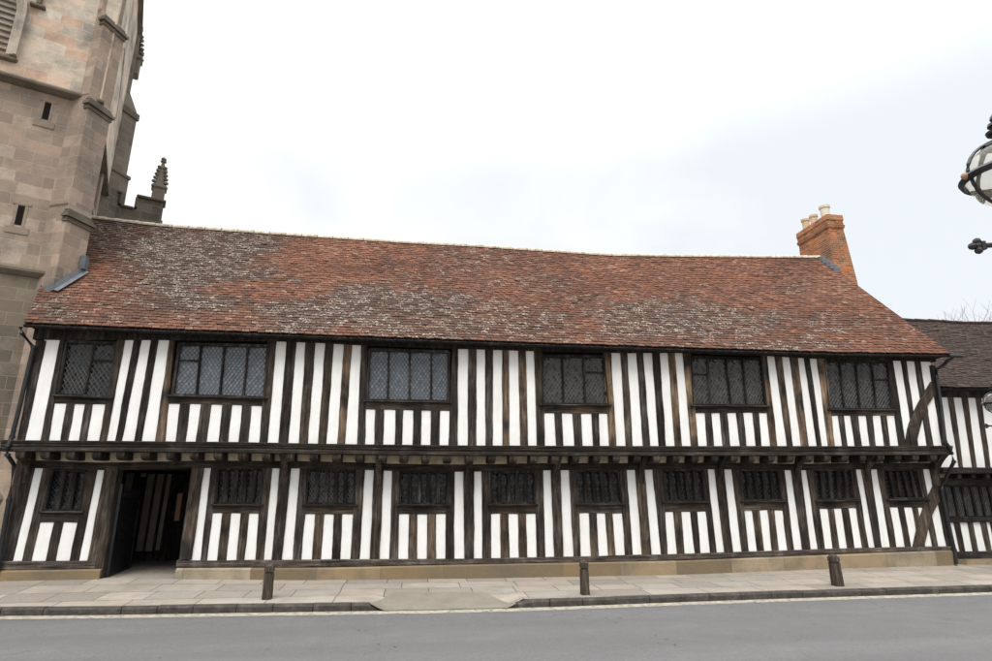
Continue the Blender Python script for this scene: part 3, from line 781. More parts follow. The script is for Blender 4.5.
for k in range(10):
    x = .14+k*(GLN-.28)/9; p = G0+gdir*x
    m = MB(); m.tube([p+Vector((0, 0, .8)), p+Vector((0, 0, 1.72))], .014, 6); br_ = gbuild(m, 'bar')
    m = MB(); m.lathe([(.008, 1.70), (.03, 1.76), (.034, 1.79), (.012, 1.86), (.001, 1.93)], p, 6); gbuild(m, 'spike')

# ------------------------------------------------------------------ roof
EY, RY = 13.05, 16.8
eave = sorted([(at(x, y, EY).x, at(x, y, EY).z) for x, y in [(26, 323), (120, 327.3), (220, 331.2), (340, 335.8), (460, 340.2), (560, 343.8), (660, 347.2), (750, 350), (850, 352.8), (950, 354)]])
ridg = sorted([(at(x, y, RY).x, at(x, y, RY).z) for x, y in [(88, 217.5), (163, 226.2), (265.6, 233.5), (400, 242.6), (480, 246.8), (607, 255.4), (700, 256.6), (818.7, 257.6)]])
def xl(t): return lerp(-8.30, -10.0, t)
def xr(t): return lerp(13.66, 13.30, t)
def roofp(s, t):
    X = lerp(xl(t), xr(t), s)
    Xe, Xr = lerp(xl(0), xr(0), s), lerp(xl(1), xr(1), s)
    z = lerp(interp(eave, Xe), interp(ridg, Xr), t)-.10*t*(1-t)
    sag = .035*nz(X*.45, t*1.9, 3)*min(1, 4*t*(1-t)+.15)
    z += .06*(1-t)**8*0
    return Vector((X, lerp(EY, RY, t), z+sag))
SLOPE = math.hypot(RY-EY, 4.2)
ND = Vector((0, -.745, .667))
BL = [  # photo-read blotches of lichen: x, y, rx, ry, amount
(170, 262, 60, 38, 1.), (235, 255, 55, 30, .9), (150, 300, 70, 22, .55), (205, 300, 45, 30, .9), (120, 240, 30, 22, .55), (300, 318, 70, 18, .9), (365, 300, 45, 28, .95),
(410, 312, 60, 26, .8), (460, 320, 60, 22, .7), (470, 262, 45, 16, .45), (520, 322, 50, 16, .7), (560, 334, 60, 10, .5), (590, 303, 25, 8, .5), (650, 320, 60, 20, .85), (720, 325, 70, 16, .8), (700, 308, 50, 10, .6),
(800, 290, 30, 8, .45), (830, 322, 40, 12, .6), (800, 345, 70, 6, .7), (60, 312, 30, 14, .6), (330, 275, 25, 6, .3), (400, 270, 40, 10, .3), (540, 285, 50, 10, .35), (900, 335, 40, 14, .3), (640, 340, 120, 7, .5), (250, 282, 70, 18, .8), (430, 338, 120, 6, .5), (120, 318, 80, 8, .35)]
CLEAN = [(350, 262, 85, 22, 1.), (270, 290, 65, 10, .8), (215, 322, 70, 12, .6), (110, 275, 40, 12, .5), (95, 300, 35, 15, .5), (640, 275, 70, 16, .7), (780, 272, 50, 12, .6), (860, 300, 60, 22, .7), (900, 340, 50, 12, .6), (430, 285, 50, 8, .3), (590, 345, 30, 6, .3)]
def blob(L, x, y, wob):
    v = 0
    for bx, by, rx, ry, a in L:
        d = math.hypot((x-bx)/rx, (y-by)/ry)+wob
        v = max(v, a*max(0, min(1, (1.25-d)/.5)))
    return v
roof = None
def tile_roof(name, mat, parent, P, N, W, nrm, s0, s1, colour, th=.016, lift=.026):
    m = MB(); rnd = random.Random(5)
    for j in range(N):
        t0, t1 = j/N, min(1, (j+1.9)/N)
        wid = (P(1, t0)-P(0, t0)).length; K = int(wid/W)
        off = .5 if j % 2 else 0.
        for k in range(-1, K+1):
            g = .03
            sa = (k+off+g)/K; sb = (k+1+off-g)/K
            sa = max(0, sa); sb = min(1, sb)
            if sb-sa < .15/K: continue
            dt = rnd.gauss(0, .08)/N; tw = rnd.gauss(0, .0035); lf = lift+rnd.gauss(0, .0035)+(.012 if rnd.random() < .02 else 0)
            ta = max(0., t0+dt)
            a, b = P(sa, ta), P(sb, ta); c, d = P(sb, t1), P(sa, t1)
            a = a+nrm*(lf+tw); b = b+nrm*(lf-tw); c = c+nrm*.004; d = d+nrm*.004
            cc = colour((a+b)/2, rnd)
            m.face([a, b, c, d], None, cc)
            m.face([a-nrm*th, b-nrm*th, b, a], None, cc)
            if sa > 0: m.face([d, a, a-nrm*th, d-nrm*th], None, cc)
            if sb < 1: m.face([b, c, c-nrm*th, b-nrm*th], None, cc)
    return m.build(name, mat, parent)
def hallcol(p, rnd):
    x, y = proj(p)
    w = .55*nz(p.x*1.3, p.z*2.2, 1)+.30*nz(p.x*3.7, p.z*6, 4)
    cl = blob(CLEAN, x, y, w*.5)
    li = blob(BL, x, y, w)*(1-cl)
    streak = .5+.9*nz(p.x*.55+p.z*.35, p.z*1.1, 9)
    base = .50+.34*nz(p.x*.5-p.z*.5, p.z*.7, 2)+rnd.gauss(0, .16)+.12*cl
    if rnd.random() < .05: base = rnd.random()
    dark = max(0, min(.88, .78*li+.33*max(0, streak-.40)*(1-cl*.6)+rnd.gauss(0, .10)+(.22 if x < 300 else .10 if x < 430 else .03)*(1-cl*.8)))
    L = 0
    pr = .05+.70*li
    if rnd.random() < pr: L = rnd.uniform(.35, 1)*(.55+.45*li)
    return (max(0, min(1, base)), dark, L, 1)
roof = tile_roof('roof', M['tile'], hall, roofp, 46, .168, ND, 0, 1, hallcol, th=.019, lift=.031)
# boarding under the tiles, rear slope
m = MB()
n = 40
for k in range(n):
    sa, sb = k/n, (k+1)/n
    for j in range(10):
        ta, tb = j/10, (j+1)/10
        m.face([roofp(sa, ta)-ND*.03, roofp(sb, ta)-ND*.03, roofp(sb, tb)-ND*.03, roofp(sa, tb)-ND*.03])
    a, b = roofp(sa, 1), roofp(sb, 1)
    m.face([a, b, Vector((b.x, 20.5, 5.3)), Vector((a.x, 20.5, 5.3))])
    # soffit
    a, b = roofp(sa, 0)-ND*.03, roofp(sb, 0)-ND*.03
    m.face([a, Vector((a.x, YU+.1, a.z-.02)), Vector((b.x, YU+.1, b.z-.02)), b])
m.build('roof_boarding', M['dark'], hall)
# ridge tiles bedded in pale mortar
m = MB(); s = 0.; L = (roofp(1, 1)-roofp(0, 1)).length; nseg = int(L/.45)
for k in range(nseg):
    a, b = roofp(k/nseg, 1), roofp((k+1)/nseg-.001, 1); d = .008*nz(k*3.3)
    rings = []
    for p, r in ((a, .105+d), (b, .118+d)):
        rings.append([p+Vector((0, math.cos(q)*r*1.1, math.sin(q)*r*.9-.04)) for q in [PI*1.06-i*(PI*1.12)/8 for i in range(9)]])
    m.quadmesh(rings, True)
rd = m.build('ridge', M['ridge'], roof)
# verge mortar at right
m = MB()
m.tube([roofp(1, t/12)+ND*.0+Vector((.0, 0, .0)) for t in range(13)], .028, 6)
m.build('verge', M['tile_dark'], roof)
# gutter-like eaves board
m = MB(); rings = []
for k in range(61):
    s = k/60; p = roofp(s, 0)
    rings.append([p+Vector((0, .04, -.03)), p+Vector((0, .0, -.03)), p+Vector((0, -.012, -.05)), p+Vector((0, .01, -.08)), p+Vector((0, .06, -.08))])
m.quadmesh(rings, True); m.build('gutter', M['dark'], hall)

# downpipes
def pipe(name, pts, r=.045, n=10, par=None):
    m = MB(); m.tube(pts, r, n)
    for p in pts[2:-1:2]:
        p = Vector(p); m.lathe([(r*1.25, -.03), (r*1.25, .03)], p, n)
    return m.build(name, M['iron'], par or hall)
a = roofp(0, 0)
pp = [Vector((a.x-.06, EY+.02, a.z-.08)), Vector((a.x-.04, EY+.05, a.z-.2)), at(33.5, 347, YU-.06), at(20, 405, YU-.06), at(12, 437, YU-.06), at(7.5, 447, YU-.12), at(7.5, 455, YU-.12), at(14, 465, YL-.1), at(9, 500, YL-.1), at(2, 540, YL-.1), at(-3, 575, YL-.1)]
pipe('downpipe', pp, .042)
a = roofp(1, 0)
q0 = at(OX[5]+775/S, 340+100/S, EY+.02); 
pp = [q0, at(OX[5]+735/S, 340+125/S, EY+.1), at(OX[5]+715/S, 340+150/S, EY+.2), at(OX[5]+672/S, 340+175/S, YU-.02), at(OX[5]+672/S, 340+230/S, YU-.06), at(OX[5]+700/S, 340+420/S, YU-.06), at(OX[5]+722/S, 340+610/S, YU-.1), at(OX[5]+752/S, 340+650/S, YU-.12), at(OX[5]+775/S, 460+10/S, YU-.12), at(OX[5]+765/S, 460+100/S, YU+.05),
      at(OX[5]+700/S, 460+180/S, YL-.1), at(OX[5]+735/S, 460+350/S, YL-.1), at(OX[5]+778/S, 460+540/S, YL-.1), at(OX[5]+790/S, 460+625/S, YL-.12)]
pp[9] = at(OX[5]+715/S, 460+130/S, YL-.1)
pipe('downpipe', pp, .042)
m = MB(); m.box((-.0, 0, 0), (1.0, .1, .09)); 
g = roofp(1, 0); m = MB(); m.tube([g+Vector((-.1, -.03, -.05)), g+Vector((.28, -.03, -.06))], .05, 8); m.build('gutter_end', M['iron'], hall)

# ------------------------------------------------------------------ chimney stack on the gable end
chim_o = Vector((14.05, 17.4, 0))
def tapered(m, z0, z1, b0, b1):
    (x0, x1, y0, y1), (X0, X1, Y0, Y1) = b0, b1
    A = [Vector((x0, y0, z0)), Vector((x1, y0, z0)), Vector((x1, y1, z0)), Vector((x0, y1, z0))]
    B = [Vector((X0, Y0, z1)), Vector((X1, Y0, z1)), Vector((X1, Y1, z1)), Vector((X0, Y1, z1))]
    for k in range(4):
        a, b, c, d = A[k], A[(k+1) % 4], B[(k+1) % 4], B[k]; w = (b-a).length
        o = k*.3
        m.face([a, b, c, d], [(o, z0), (o+w, z0), (o+w, z1), (o, z1)])
    m.face(B); m.face(A[::-1])
m = MB()
tapered(m, 5.0, 8.6, (13.66, 14.55, 16.6, 18.4), (13.70, 14.46, 16.66, 18.34))
tapered(m, 8.6, 10.55, (13.70, 14.46, 16.66, 18.34), (13.75, 14.30, 16.70, 18.30))
chim = m.build('chimney', M['brick'], hall)
m = MB(); tapered(m, 10.55, 10.66, (13.72, 14.33, 16.67, 18.33), (13.70, 14.35, 16.65, 18.35)); tapered(m, 10.66, 10.84, (13.73, 14.32, 16.68, 18.32), (13.73, 14.32, 16.68, 18.32)); tapered(m, 10.84, 11.03, (13.71, 14.34, 16.66, 18.34), (13.72, 14.33, 16.67, 18.33))
m.build('chimney_cap', M['brick'], chim)
for (x, y, h, r, mt) in ((14.02, 17.08, .52, .15, 'pot'), (14.02, 17.68, .46, .125, 'pot_red'), (14.0, 18.1, .50, .125, 'pot_red')):
    m = MB(); m.lathe([(r*1.25, 11.02), (r*1.1, 11.1), (r*.92, 11.14), (r, 11.02+h-.1), (r*1.18, 11.02+h-.08), (r*1.22, 11.02+h), (r*.85, 11.02+h), (r*.8, 11.02+h-.2)], (x, y, 0), 18)
    m.build('chimney_pot', M[mt], chim, smooth=False)
m = MB()
a = roofp(1, .97)+ND*.05; b = roofp(1, .80)+ND*.05
for k in range(5):
    p = a.lerp(b, k/5); q = a.lerp(b, (k+1)/5)
    m.box((p.x-.16, p.y-.06, p.z-.12), (p.x+.08, p.y+.12, p.z+.06), .01)
m.build('chimney_flashing', M['flash'], roof)

# ------------------------------------------------------------------ stone chapel with its tower
def az(a): a = R(a); return Vector((math.sin(a), -math.cos(a), 0))
e1, e2 = Vector((-8.5, 14.0, 0)), Vector((-8.28, 14.6, 0))
fd = Vector((-math.cos(R(21)), math.sin(R(21)), 0))     # into the tower along the diagonal buttress
bw = e2-e1
exT = Vector((math.cos(R(24)), math.sin(R(24)), 0)); nF = az(24); dsT = Vector((-math.sin(R(24)), math.cos(R(24)), 0))
r0 = onpl(35, 273, az(-21), e1); r0.z = 0
wA = (r0-e1).length
cT = (e1+e2)/2+fd*(wA-.32)                              # true corner of the tower
chapel = empty('stone_chapel', (cT.x-3, cT.y+2, 0), 'weathered sandstone chapel with tall buttressed tower and battlemented nave', 'church')
UPZ = 11.62                                             # upper string course
LOZ = 6.80
TW, TD = 6.4, 6.0
frF = (cT, -exT, nF)                                    # u to the left along the front, n outward
m = MB()
def wallface(m, a, b, z0, z1, off):
    w = (b-a).length
    m.face([Vector((a.x, a.y, z0)), Vector((b.x, b.y, z0)), Vector((b.x, b.y, z1)), Vector((a.x, a.y, z1))], [(off, z0), (off+w, z0), (off+w, z1), (off, z1)])
fl, fr_ = cT-exT*TW, cT
def ring(o):   # plan of the tower grown outward by o
    a = fl-exT*o+nF*o; b = cT+exT*o+nF*o; c = cT+exT*o+dsT*(TD+o); d = fl-exT*o+dsT*(TD+o)
    return [a, b, c, d]
def shell(m, o, z0, z1):
    q = ring(o)
    for k in range(4): wallface(m, q[k], q[(k+1) % 4], z0, z1, k*7.3)
shell(m, .0, LOZ+.03, UPZ)
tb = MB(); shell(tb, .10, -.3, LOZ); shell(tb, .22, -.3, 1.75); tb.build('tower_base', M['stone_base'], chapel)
tw = m.build('tower_wall', M['stone'], chapel)
m = MB(); shell(m, .15, UPZ, 19.0); q = ring(.15); m.face([Vector((p.x, p.y, 19.0)) for p in q]); m.build('tower_belfry', M['stone_pale'], chapel)
def course(m, o, prof):   # moulded string course round the tower
    rings = []
    for pz_, po in prof:
        rings.append([Vector((p.x, p.y, pz_)) for p in ring(o+po)])
    m.quadmesh(rings, True, caps=False)
m = MB(); course(m, 0, [(UPZ-.12, -.02), (UPZ-.11, .06), (UPZ-.04, .21), (UPZ+.01, .22), (UPZ+.11, .13)]); m.build('string_course', M['moulding'], chapel)
m = MB(); course(m, 0, [(LOZ-.14, .08), (LOZ-.12, .14), (LOZ-.02, .22), (LOZ+.04, .22), (LOZ+.16, -.01)]); m.build('string_course', M['moulding'], chapel)
m = MB(); course(m, .1, [(1.55, .1), (1.6, .2), (1.72, .24), (1.78, .22), (2.0, -.01)]); m.build('string_course', M['moulding'], chapel)
m = MB(); course(m, .15, [(18.2, 0), (18.3, .15), (18.45, .15), (18.6, 0)]); m.build('string_course', M['moulding'], chapel)

# diagonal buttress at the street corner, in stages
def stage(m, out, z0, z1, out2=None, slope=0., wide=0.):
    """out = projection beyond e1/e2; a sloped weathering of height `slope` drops to out2 above z1"""
    bd = bw.normalized()*wide
    A, B = e1-fd*out-bd, e2-fd*out+bd
    IA, IB = e1+fd*1.6-bd, e2+fd*1.6+bd
    W = (B-A).length; D = (IA-A).length
    wallface(m, IA, A, z0, z1, 3.1); wallface(m, A, B, z0, z1, 9.7); wallface(m, B, IB, z0, z1, 12.2)
    if out2 is not None:
        C, E = e1-fd*out2-bd, e2-fd*out2+bd
        m.face([Vector((A.x, A.y, z1)), Vector((B.x, B.y, z1)), Vector((E.x, E.y, z1+slope)), Vector((C.x, C.y, z1+slope))], [(0, 0), (W, 0), (W, slope), (0, slope)])
        m.face([Vector((A.x, A.y, z1)), Vector((C.x, C.y, z1+slope)), Vector((IA.x, IA.y, z1+slope)), Vector((IA.x, IA.y, z1))])
        m.face([Vector((B.x, B.y, z1)), Vector((IB.x, IB.y, z1)), Vector((IB.x, IB.y, z1+slope)), Vector((E.x, E.y, z1+slope))])
bp = MB()
W1Z, W2Z, W3Z = 8.20, 11.30, 13.85
stage(bp, .06, -.3, W1Z, .0, .38); stage(bp, .0, W1Z+.3, W2Z, -.06, .34); stage(bp, -.06, W2Z+.3, W3Z, -.24, .45); stage(bp, -.24, W3Z+.3, 18.0, -1.2, 1.2)
bt = bp.build('buttress', M['stone'], chapel)
bt['label'] = 'diagonal corner buttress rising in stages with sloping offsets'
for z, o in ((W1Z, .06), (W2Z, .0), (W3Z, -.06)):
    m = MB(); bd = bw.normalized()
    for k, (dz, pr, h) in enumerate(((-.10, .03, .09), (.01, .075, .07), (.09, .03, .06), (.16, -.0, .06))):
        A, B = e1-fd*(o+pr)-bd*pr, e2-fd*(o+pr)+bd*pr
        dd_ = .16-o if h else 0
        IA, IB = A+fd*(pr+.13), B+fd*(pr+.13)
        rings = [[Vector((p.x, p.y, z+dz)) for p in (A, B, IB, IA)], [Vector((p.x, p.y, z+dz+h)) for p in (A, B, IB, IA)]]
        m.quadmesh(rings, True)
    m.build('weathering', M['moulding'], bt)

# openings on the tower front, u measured to the left of the corner
def face_uz(x, y):
    p = onpl(x, y, nF, cT); return (p-cT).dot(-exT), p.z
def slit(x, y0, y1, w, wide, mk):
    u0, z1 = face_uz(x, y0); u1, z0 = face_uz(x-(y1-y0)*.22, y1); u = (u0+u1)/2
    o = MB(); o.box((u-w/2, -.2, z0), (u+w/2, .006, z1), fr=frF)
    s_ = o.build('slit_window', M['room'], chapel)
    f = MB()
    f.box((u-w/2-wide, -.05, z0-.05), (u-w/2, .012, z1+.02), .005, fr=frF); f.box((u+w/2, -.05, z0-.05), (u+w/2+wide, .012, z1+.02), .005, fr=frF)
    f.box((u-w/2-wide-.05, -.05, z1+.02), (u+w/2+wide+.05, .016, z1+.1), .005, fr=frF); f.box((u-w/2-wide-.1, -.05, z0-.22), (u+w/2+wide+.1, .016, z0-.05), .005, fr=frF)
    f.build('window_surround', M[mk], s_)
slit(48.5, 103, 119.5, .13, .05, 'stone'); slit(22, 206, 225, .13, .06, 'stone'); slit(1.5, 289, 306, .2, .10, 'stone')

# louvred belfry window: pointed arch, two lights
uR, zb_ = face_uz(5, 58); uR2, zt_ = face_uz(17.5, 10)
uR = uR-.04; LWD = 1.0; uc = uR+LWD/2
spring = zt_-.25; zsill = zb_
def arch(u0, u1, zs, n=9, rise=1.25):
    w = u1-u0; pts = [(u0, zsill)]
    for k in range(n+1):
        q = k/n; pts.append((u0+w/2*(1-math.cos(q*PI/2)), zs+rise*w/2*math.sin(q*PI/2)*1.25))
    for k in range(n-1, -1, -1):
        q = k/n; pts.append((u1-w/2*(1-math.cos(q*PI/2)), zs+rise*w/2*math.sin(q*PI/2)*1.25))
    pts.append((u1, zsill)); return pts
def FT(u, n_, z): return cT-exT*u+nF*(n_+.16)+Vector((0, 0, z))
bk = MB(); bk.face([FT(u, -.03, z) for u, z in arch(uR, uR+LWD, spring)])
lw = bk.build('louvre_window', M['room'], chapel)
m = MB()
for (gr, n0, n1) in ((.0, .0, .05), (.07, .0, .10), (.14, .02, .15)):
    ins = arch(uR-gr, uR+LWD+gr, spring); outs = arch(uR-gr-.07, uR+LWD+gr+.07, spring)
    i2 = [FT(u, n0-.1, z) for u, z in ins]; i1 = [FT(u, n1, z) for u, z in ins]; o1 = [FT(u, n1, z) for u, z in outs]; o2 = [FT(u, n0-.1, z) for u, z in outs]
    m.quadmesh([[a, b, c, d] for a, b, c, d in zip(i2, i1, o1, o2)], True)
m.build('arch_moulding', M['stone_pale'], lw)
m = MB(); m.box((uR-.24, -.05, zsill-.16), (uR+LWD+.24, .24, zsill-.02), .04, fr=frF); m.build('sill', M['moulding'], lw)
m = MB(); z = zsill+.08
while z < spring+.6:
    rr = [[FT(u, .03, z), FT(u, .033, z+.018), FT(u, -.028, z+.10), FT(u, -.03, z+.085)] for u in (uR+.02, uR+LWD-.02)]
    m.quadmesh(rr, True); z += .17
m.build('louvres', M['slate'], lw)
# small label stop of hood mould to the right of the window
u_, z_ = face_uz(38, 11); m = MB(); m.box((u_-.18, -.02, z_-.05), (u_+.14, .28, z_+.03), .02, fr=frF); m.box((u_-.08, -.02, z_+.03), (u_+.02, .27, z_+1.3), .02, fr=frF); m.build('hood_mould', M['moulding'], chapel)

# side wall: tall traceried window seen edge-on
frS = (cT, dsT, exT)
m = MB()
for (d0, d1, pr) in ((1.4, 1.6, .10), (2.0, 2.14, .07), (3.0, 3.14, .08), (3.9, 4.2, .12)):
    m.box((d0, -.05, 9.9), (d1, pr, 13.6), .03, fr=frS)
m.box((1.1, -.05, 9.7), (4.3, .16, 9.9), .03, fr=frS)
pts = [(1.5, 13.6), (1.75, 14.3), (2.2, 14.95), (2.77, 15.4), (3.3, 14.95), (3.8, 14.3), (4.05, 13.6)]
m.tube([cT+dsT*a+exT*.06+Vector((0, 0, z)) for a, z in pts], .11, 6)
m.build('side_window_tracery', M['stone'], chapel)
m = MB(); m.box((1.36, .0, 9.9), (3.3, .012, 14.4), fr=frS); m.build('side_window_glass', M['glass_dark'], chapel)

# rear-right tower buttress, dark against the sky
c2 = cT+dsT*TD
b2 = az(159); b2t = Vector((-b2.y, b2.x, 0)); frB = (c2, b2, b2t)
m = MB(); m.uvbox((-.6, -.33, 0), (.62, .33, 12.6), fr=frB); m.uvbox((-.6, -.33, 12.6), (.50, .33, 14.95), fr=frB)
rings = [[frB[0]+b2*x+b2t*y+Vector((0, 0, z)) for x, y in ((-.6, -.33), (o, -.33), (o, .33), (-.6, .33))] for z, o in ((15.15, .50), (15.75, .05))]
m.quadmesh(rings, True); m.uvbox((-.6, -.33, 15.7), (.05, .33, 18.6), fr=frB)
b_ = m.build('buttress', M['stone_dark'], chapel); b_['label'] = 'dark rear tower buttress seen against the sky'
m = MB(); m.box((-.6, -.38, 14.9), (.58, .38, 15.18), .03, fr=frB); m.build('weathering', M['moulding'], b_); m = MB(); m.box((-.6, -.37, 12.55), (.68, .37, 12.7), .03, fr=frB); m.build('weathering', M['moulding'], b_)
def pinnacle(base, h, w, name='pinnacle', cro=True):
    m = MB(); fr = (base, exT, dsT)
    m.box((-w/2, -w/2, 0), (w/2, w/2, h*.34), .03, fr=fr); m.box((-w*.62, -w*.62, h*.30), (w*.62, w*.62, h*.37), .03, fr=fr)
    rings = [[base+exT*(sx*s_)+dsT*(sy*s_)+Vector((0, 0, z)) for sx, sy in ((-1, -1), (1, -1), (1, 1), (-1, 1))] for z, s_ in ((h*.36, w*.46), (h*.93, w*.10))]
    m.quadmesh(rings, True)
    o = m.build(name, M['stone_dark'], chapel)
    m = MB(); m.lathe([(w*.12, h*.38), (w*.06, h*.97)], base, 6)
    for k in range(5):
        q = k/5; z = h*(.42+.44*q); s_ = lerp(w*.5, w*.17, q)
        for sx, sy in ((-1, -1), (1, -1), (1, 1), (-1, 1)):
            p = base+exT*(sx*s_)+dsT*(sy*s_)+Vector((0, 0, z))
            m.lathe([(.02, -w*.16), (w*.17, -w*.06), (w*.2, w*.05), (.02, w*.17)], p, 6)
    m.lathe([(w*.12, h*.9), (w*.28, h*.93), (w*.14, h*.955), (w*.24, h*.975), (w*.22, h), (.02, h*1.03)], base, 8)
    m.build('crockets', M['stone_dark'], o)
    return o
# belfry corner pinnacle shafts on the far side
pb = onpl(133.0, 68, nF, c2+b2*.15); 
pinnacle(Vector((pb.x, pb.y, pb.z-.35)), 2.2, .42)

# nave west wall with its battlements
frN = (c2, exT, dsT)
def nav(x, y):
    p = onpl(x, y, nF, c2); return (p-c2).dot(exT), p.z
uN, zN = nav(163, 209); u1, zc = nav(118.5, 203.5); u2, zc2 = nav(136, 212); _, zm1 = nav(118, 191.5); _, zm2 = nav(136, 198.5)
zc = (zc+zc2)/2; zm = (zm1+zm2)/2
m = MB(); m.uvbox((-.5, 0, 0), (uN, .45, zc), fr=frN); m.uvbox((-.5, 0, zc), (u1, .45, zm), fr=frN, bottom=False); m.uvbox((u2, 0, zc), (uN, .45, zm), fr=frN, bottom=False)
m.uvbox((uN-.45, .45, 0), (uN, 14, zc), fr=frN)
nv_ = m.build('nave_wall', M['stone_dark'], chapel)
m = MB()
def coping(*bx):
    m = MB(); m.box(*bx, .025, fr=frN); m.build('battlement_coping', M['moulding'], nv_)
coping((-.5, -.07, zm), (u1+.06, .52, zm+.10)); coping((u2-.06, -.07, zm), (uN+.06, .52, zm+.10)); coping((u1+.07, -.07, zc-.02), (u2-.07, .52, zc+.07))
coping((u1, -.06, zc+.07), (u1+.08, .5, zm-.003)); coping((u2-.08, -.06, zc+.07), (u2, .5, zm-.003))
m = MB(); m.box((-.5, -.06, zc-.85), (uN+.06, .3, zc-.72), .03, fr=frN); m.build('cornice', M['moulding'], nv_)
for k in range(5):
    a = .45+k*2.6; m = MB(); m.box((uN-.5, a+1.2, zc), (uN+.04, a+2.6, zm), .02, fr=frN); m.build('merlon', M['stone_dark'], nv_)
uP, zP = nav(157, 207); uq, zq = nav(168.5, 156)
pinnacle(c2+exT*(uN-.22)+dsT*.22+Vector((0, 0, zm)), zq-zm-.05, .40)
# lead flashing where the hall roof meets the buttress
m = MB()
rp = lambda x, y: onpl(x, y, Vector((0, -1.11, 1)), Vector((0, EY, 5.30)))
A, B = rp(80.7, 273), rp(49, 292)
out = Vector((.944, -.33, 0))
up_ = Vector((0, 0, 1))
for (p, q) in ((A, B),):
    p = p+out*.11+up_*.05; q = q+out*.11+up_*.05
    m.face([p, q, q+up_*.15-out*.02, p+up_*.17-out*.02]); m.face([p+up_*.0, q, q+out*.13-up_*.04, p+out*.13-up_*.04])
    m.face([q, q+up_*.2-out*.02, q+fd*.5+up_*.02, q+fd*.5-up_*.2])
    w = p-(q-p).normalized()*.02
    m.box((w.x-.10, w.y-.12, w.z), (w.x+.02, w.y+.04, w.z+.34))
m.build('lead_flashing', M['flash'], roof)

# ------------------------------------------------------------------ neighbouring house on the right
nb = empty('neighbour_house', (17.5, 14.3, 0), 'lower timber-framed house with dark brown roof at the right edge', 'building')
NX0, NX1, NYL, NYU = 13.95, 24.0, 14.35, 14.0
m = MB(); m.box((NX0, NYL+.10, 0), (NX1, 20.5, 2.35)); m.box((NX0-.3, NYU+.10, 2.35), (NX1, 20.5, 4.75)); m.build('wall_core', M['room'], nb)
m = MB(); m.box((NX0-.35, NYU+.03, 2.36), (NX1, NYU+.09, 4.7)); m.box((NX0-.3, NYL+.03, .25), (NX1, NYL+.09, 1.12)); m.build('plaster_infill', M['plaster'], nb)
nleft = Line(OX[5]+695/S, 340+320/S, OX[5]+780/S, 460+48/S)
def nstud(name, xtl, xtr, yt, xbl, xbr, yb, Y):
    a0, b0, a1, b1 = at(xtl, yt, Y), at(xtr, yt, Y), at(xbl, yb, Y), at(xbr, yb, Y)
    timber(name, (a0, a1), (b0, b1), Y, .1, M['timber'], nb, warm=random.random()*.4)
T5 = lambda x: OX[5]+x/S
for (a, b, c, d) in ((737, 773, 810, 835), (822, 858, 890, 915), (905, 938, 972, 1000)):
    nstud('stud', T5(a), T5(b), 340+318/S, T5(c), T5(d), 460+50/S, NYU)
X = at(T5(992), 400, NYU).x+.05
while X < NX1:
    timber('stud', (Vector((X, NYU, 4.55)), Vector((X, NYU, 2.4))), (Vector((X+.16, NYU, 4.55)), Vector((X+.16, NYU, 2.4))), NYU, .1, M['timber'], nb); X += .36
for (a, b, c, d) in ((775, 812, 818, 850), (858, 890, 897, 930), (935, 970, 980, 1012)):
    nstud('short_stud', T5(a), T5(b), 460+365/S, T5(c), T5(d), 460+568/S, NYL)
X = at(T5(1030), 550, NYL).x
while X < NX1:
    timber('short_stud', (Vector((X, NYL, 1.2)), Vector((X, NYL, .3))), (Vector((X+.14, NYL, 1.2)), Vector((X+.14, NYL, .3))), NYL, .1, M['timber'], nb); X += .34
def nbeam(name, z0, z1, Y0, Y1, mat='beam', x0=NX0-.3):
    m = MB(); m.box((x0, Y0, z0), (NX1, Y1, z1), .012); return m.build(name, M[mat], nb, origin=(NX0+3, Y0, z0))
nbeam('wall_plate', 4.32, 4.75, NYU-.03, NYU+.1, 'dark'); nbeam('jetty_beam', 2.30, 2.46, NYU-.06, NYU+.12); nbeam('top_beam', 1.98, 2.2, NYL-.03, NYL+.12)
nbeam('window_rail', 1.06, 1.20, NYL-.03, NYL+.12); nbeam('sill_beam', .16, .34, NYL-.03, NYL+.12); 
m = MB(); m.uvbox((NX0-.3, NYL-.06, -.2), (NX1, NYL+.1, .16)); m.build('stone_plinth', M['plinth'], nb)
for k in range(24):
    X = NX0+.15+k*.42
    m = MB(); m.box((X, NYU-.02, 2.18), (X+.13, NYL+.05, 2.30), .012); m.build('joist', M['dark'], nb)
m = MB(); m.box((NX0-.3, NYL-.01, 2.19), (NX1, NYL+.05, 2.31)); m.build('joist_infill', M['cream'], nb)
# ribbon of leaded lights
wx = NX0-.25
w_ = MB(); w_.box((wx, NYL+.09, 1.2), (NX1, NYL+.12, 1.98)); nw = w_.build('window', M['glass_dark'], nb)
ml_ = MB(); x = wx
lt = MB(); gl = MB()
while x < NX1-.3:
    ml_ = MB(); ml_.box((x, NYL-.01, 1.2), (x+.075, NYL+.09, 1.98), .012); ml_.build('mullion', M['dark'], nw)
    c = [Vector((x+.075, NYL+.05, 1.97)), Vector((x+.27, NYL+.05, 1.97)), Vector((x+.27, NYL+.05, 1.21)), Vector((x+.075, NYL+.05, 1.21))]
    nu, nvv = lattice(lt, [p-Vector((0, .004, 0)) for p in c], 0, .075, .011); glass_quad(gl, c, nu, nvv)
    x += .27
lt.build('leading', M['lead'], nw); gl.build('glass', M['glass_mid'], nw)
NEY, NRY = 13.62, 17.6
nez = at(968, 387.5, NEY).z; nrz = at(950, 322.5, NRY).z
def nroofp(s, t):
    X = lerp(13.55, NX1+.2, s); return Vector((X, lerp(NEY, NRY, t), lerp(nez, nrz, t)+.05*nz(X*.6, t*2, 8)))
Nn = Vector((0, -(nrz-nez), NRY-NEY)).normalized()
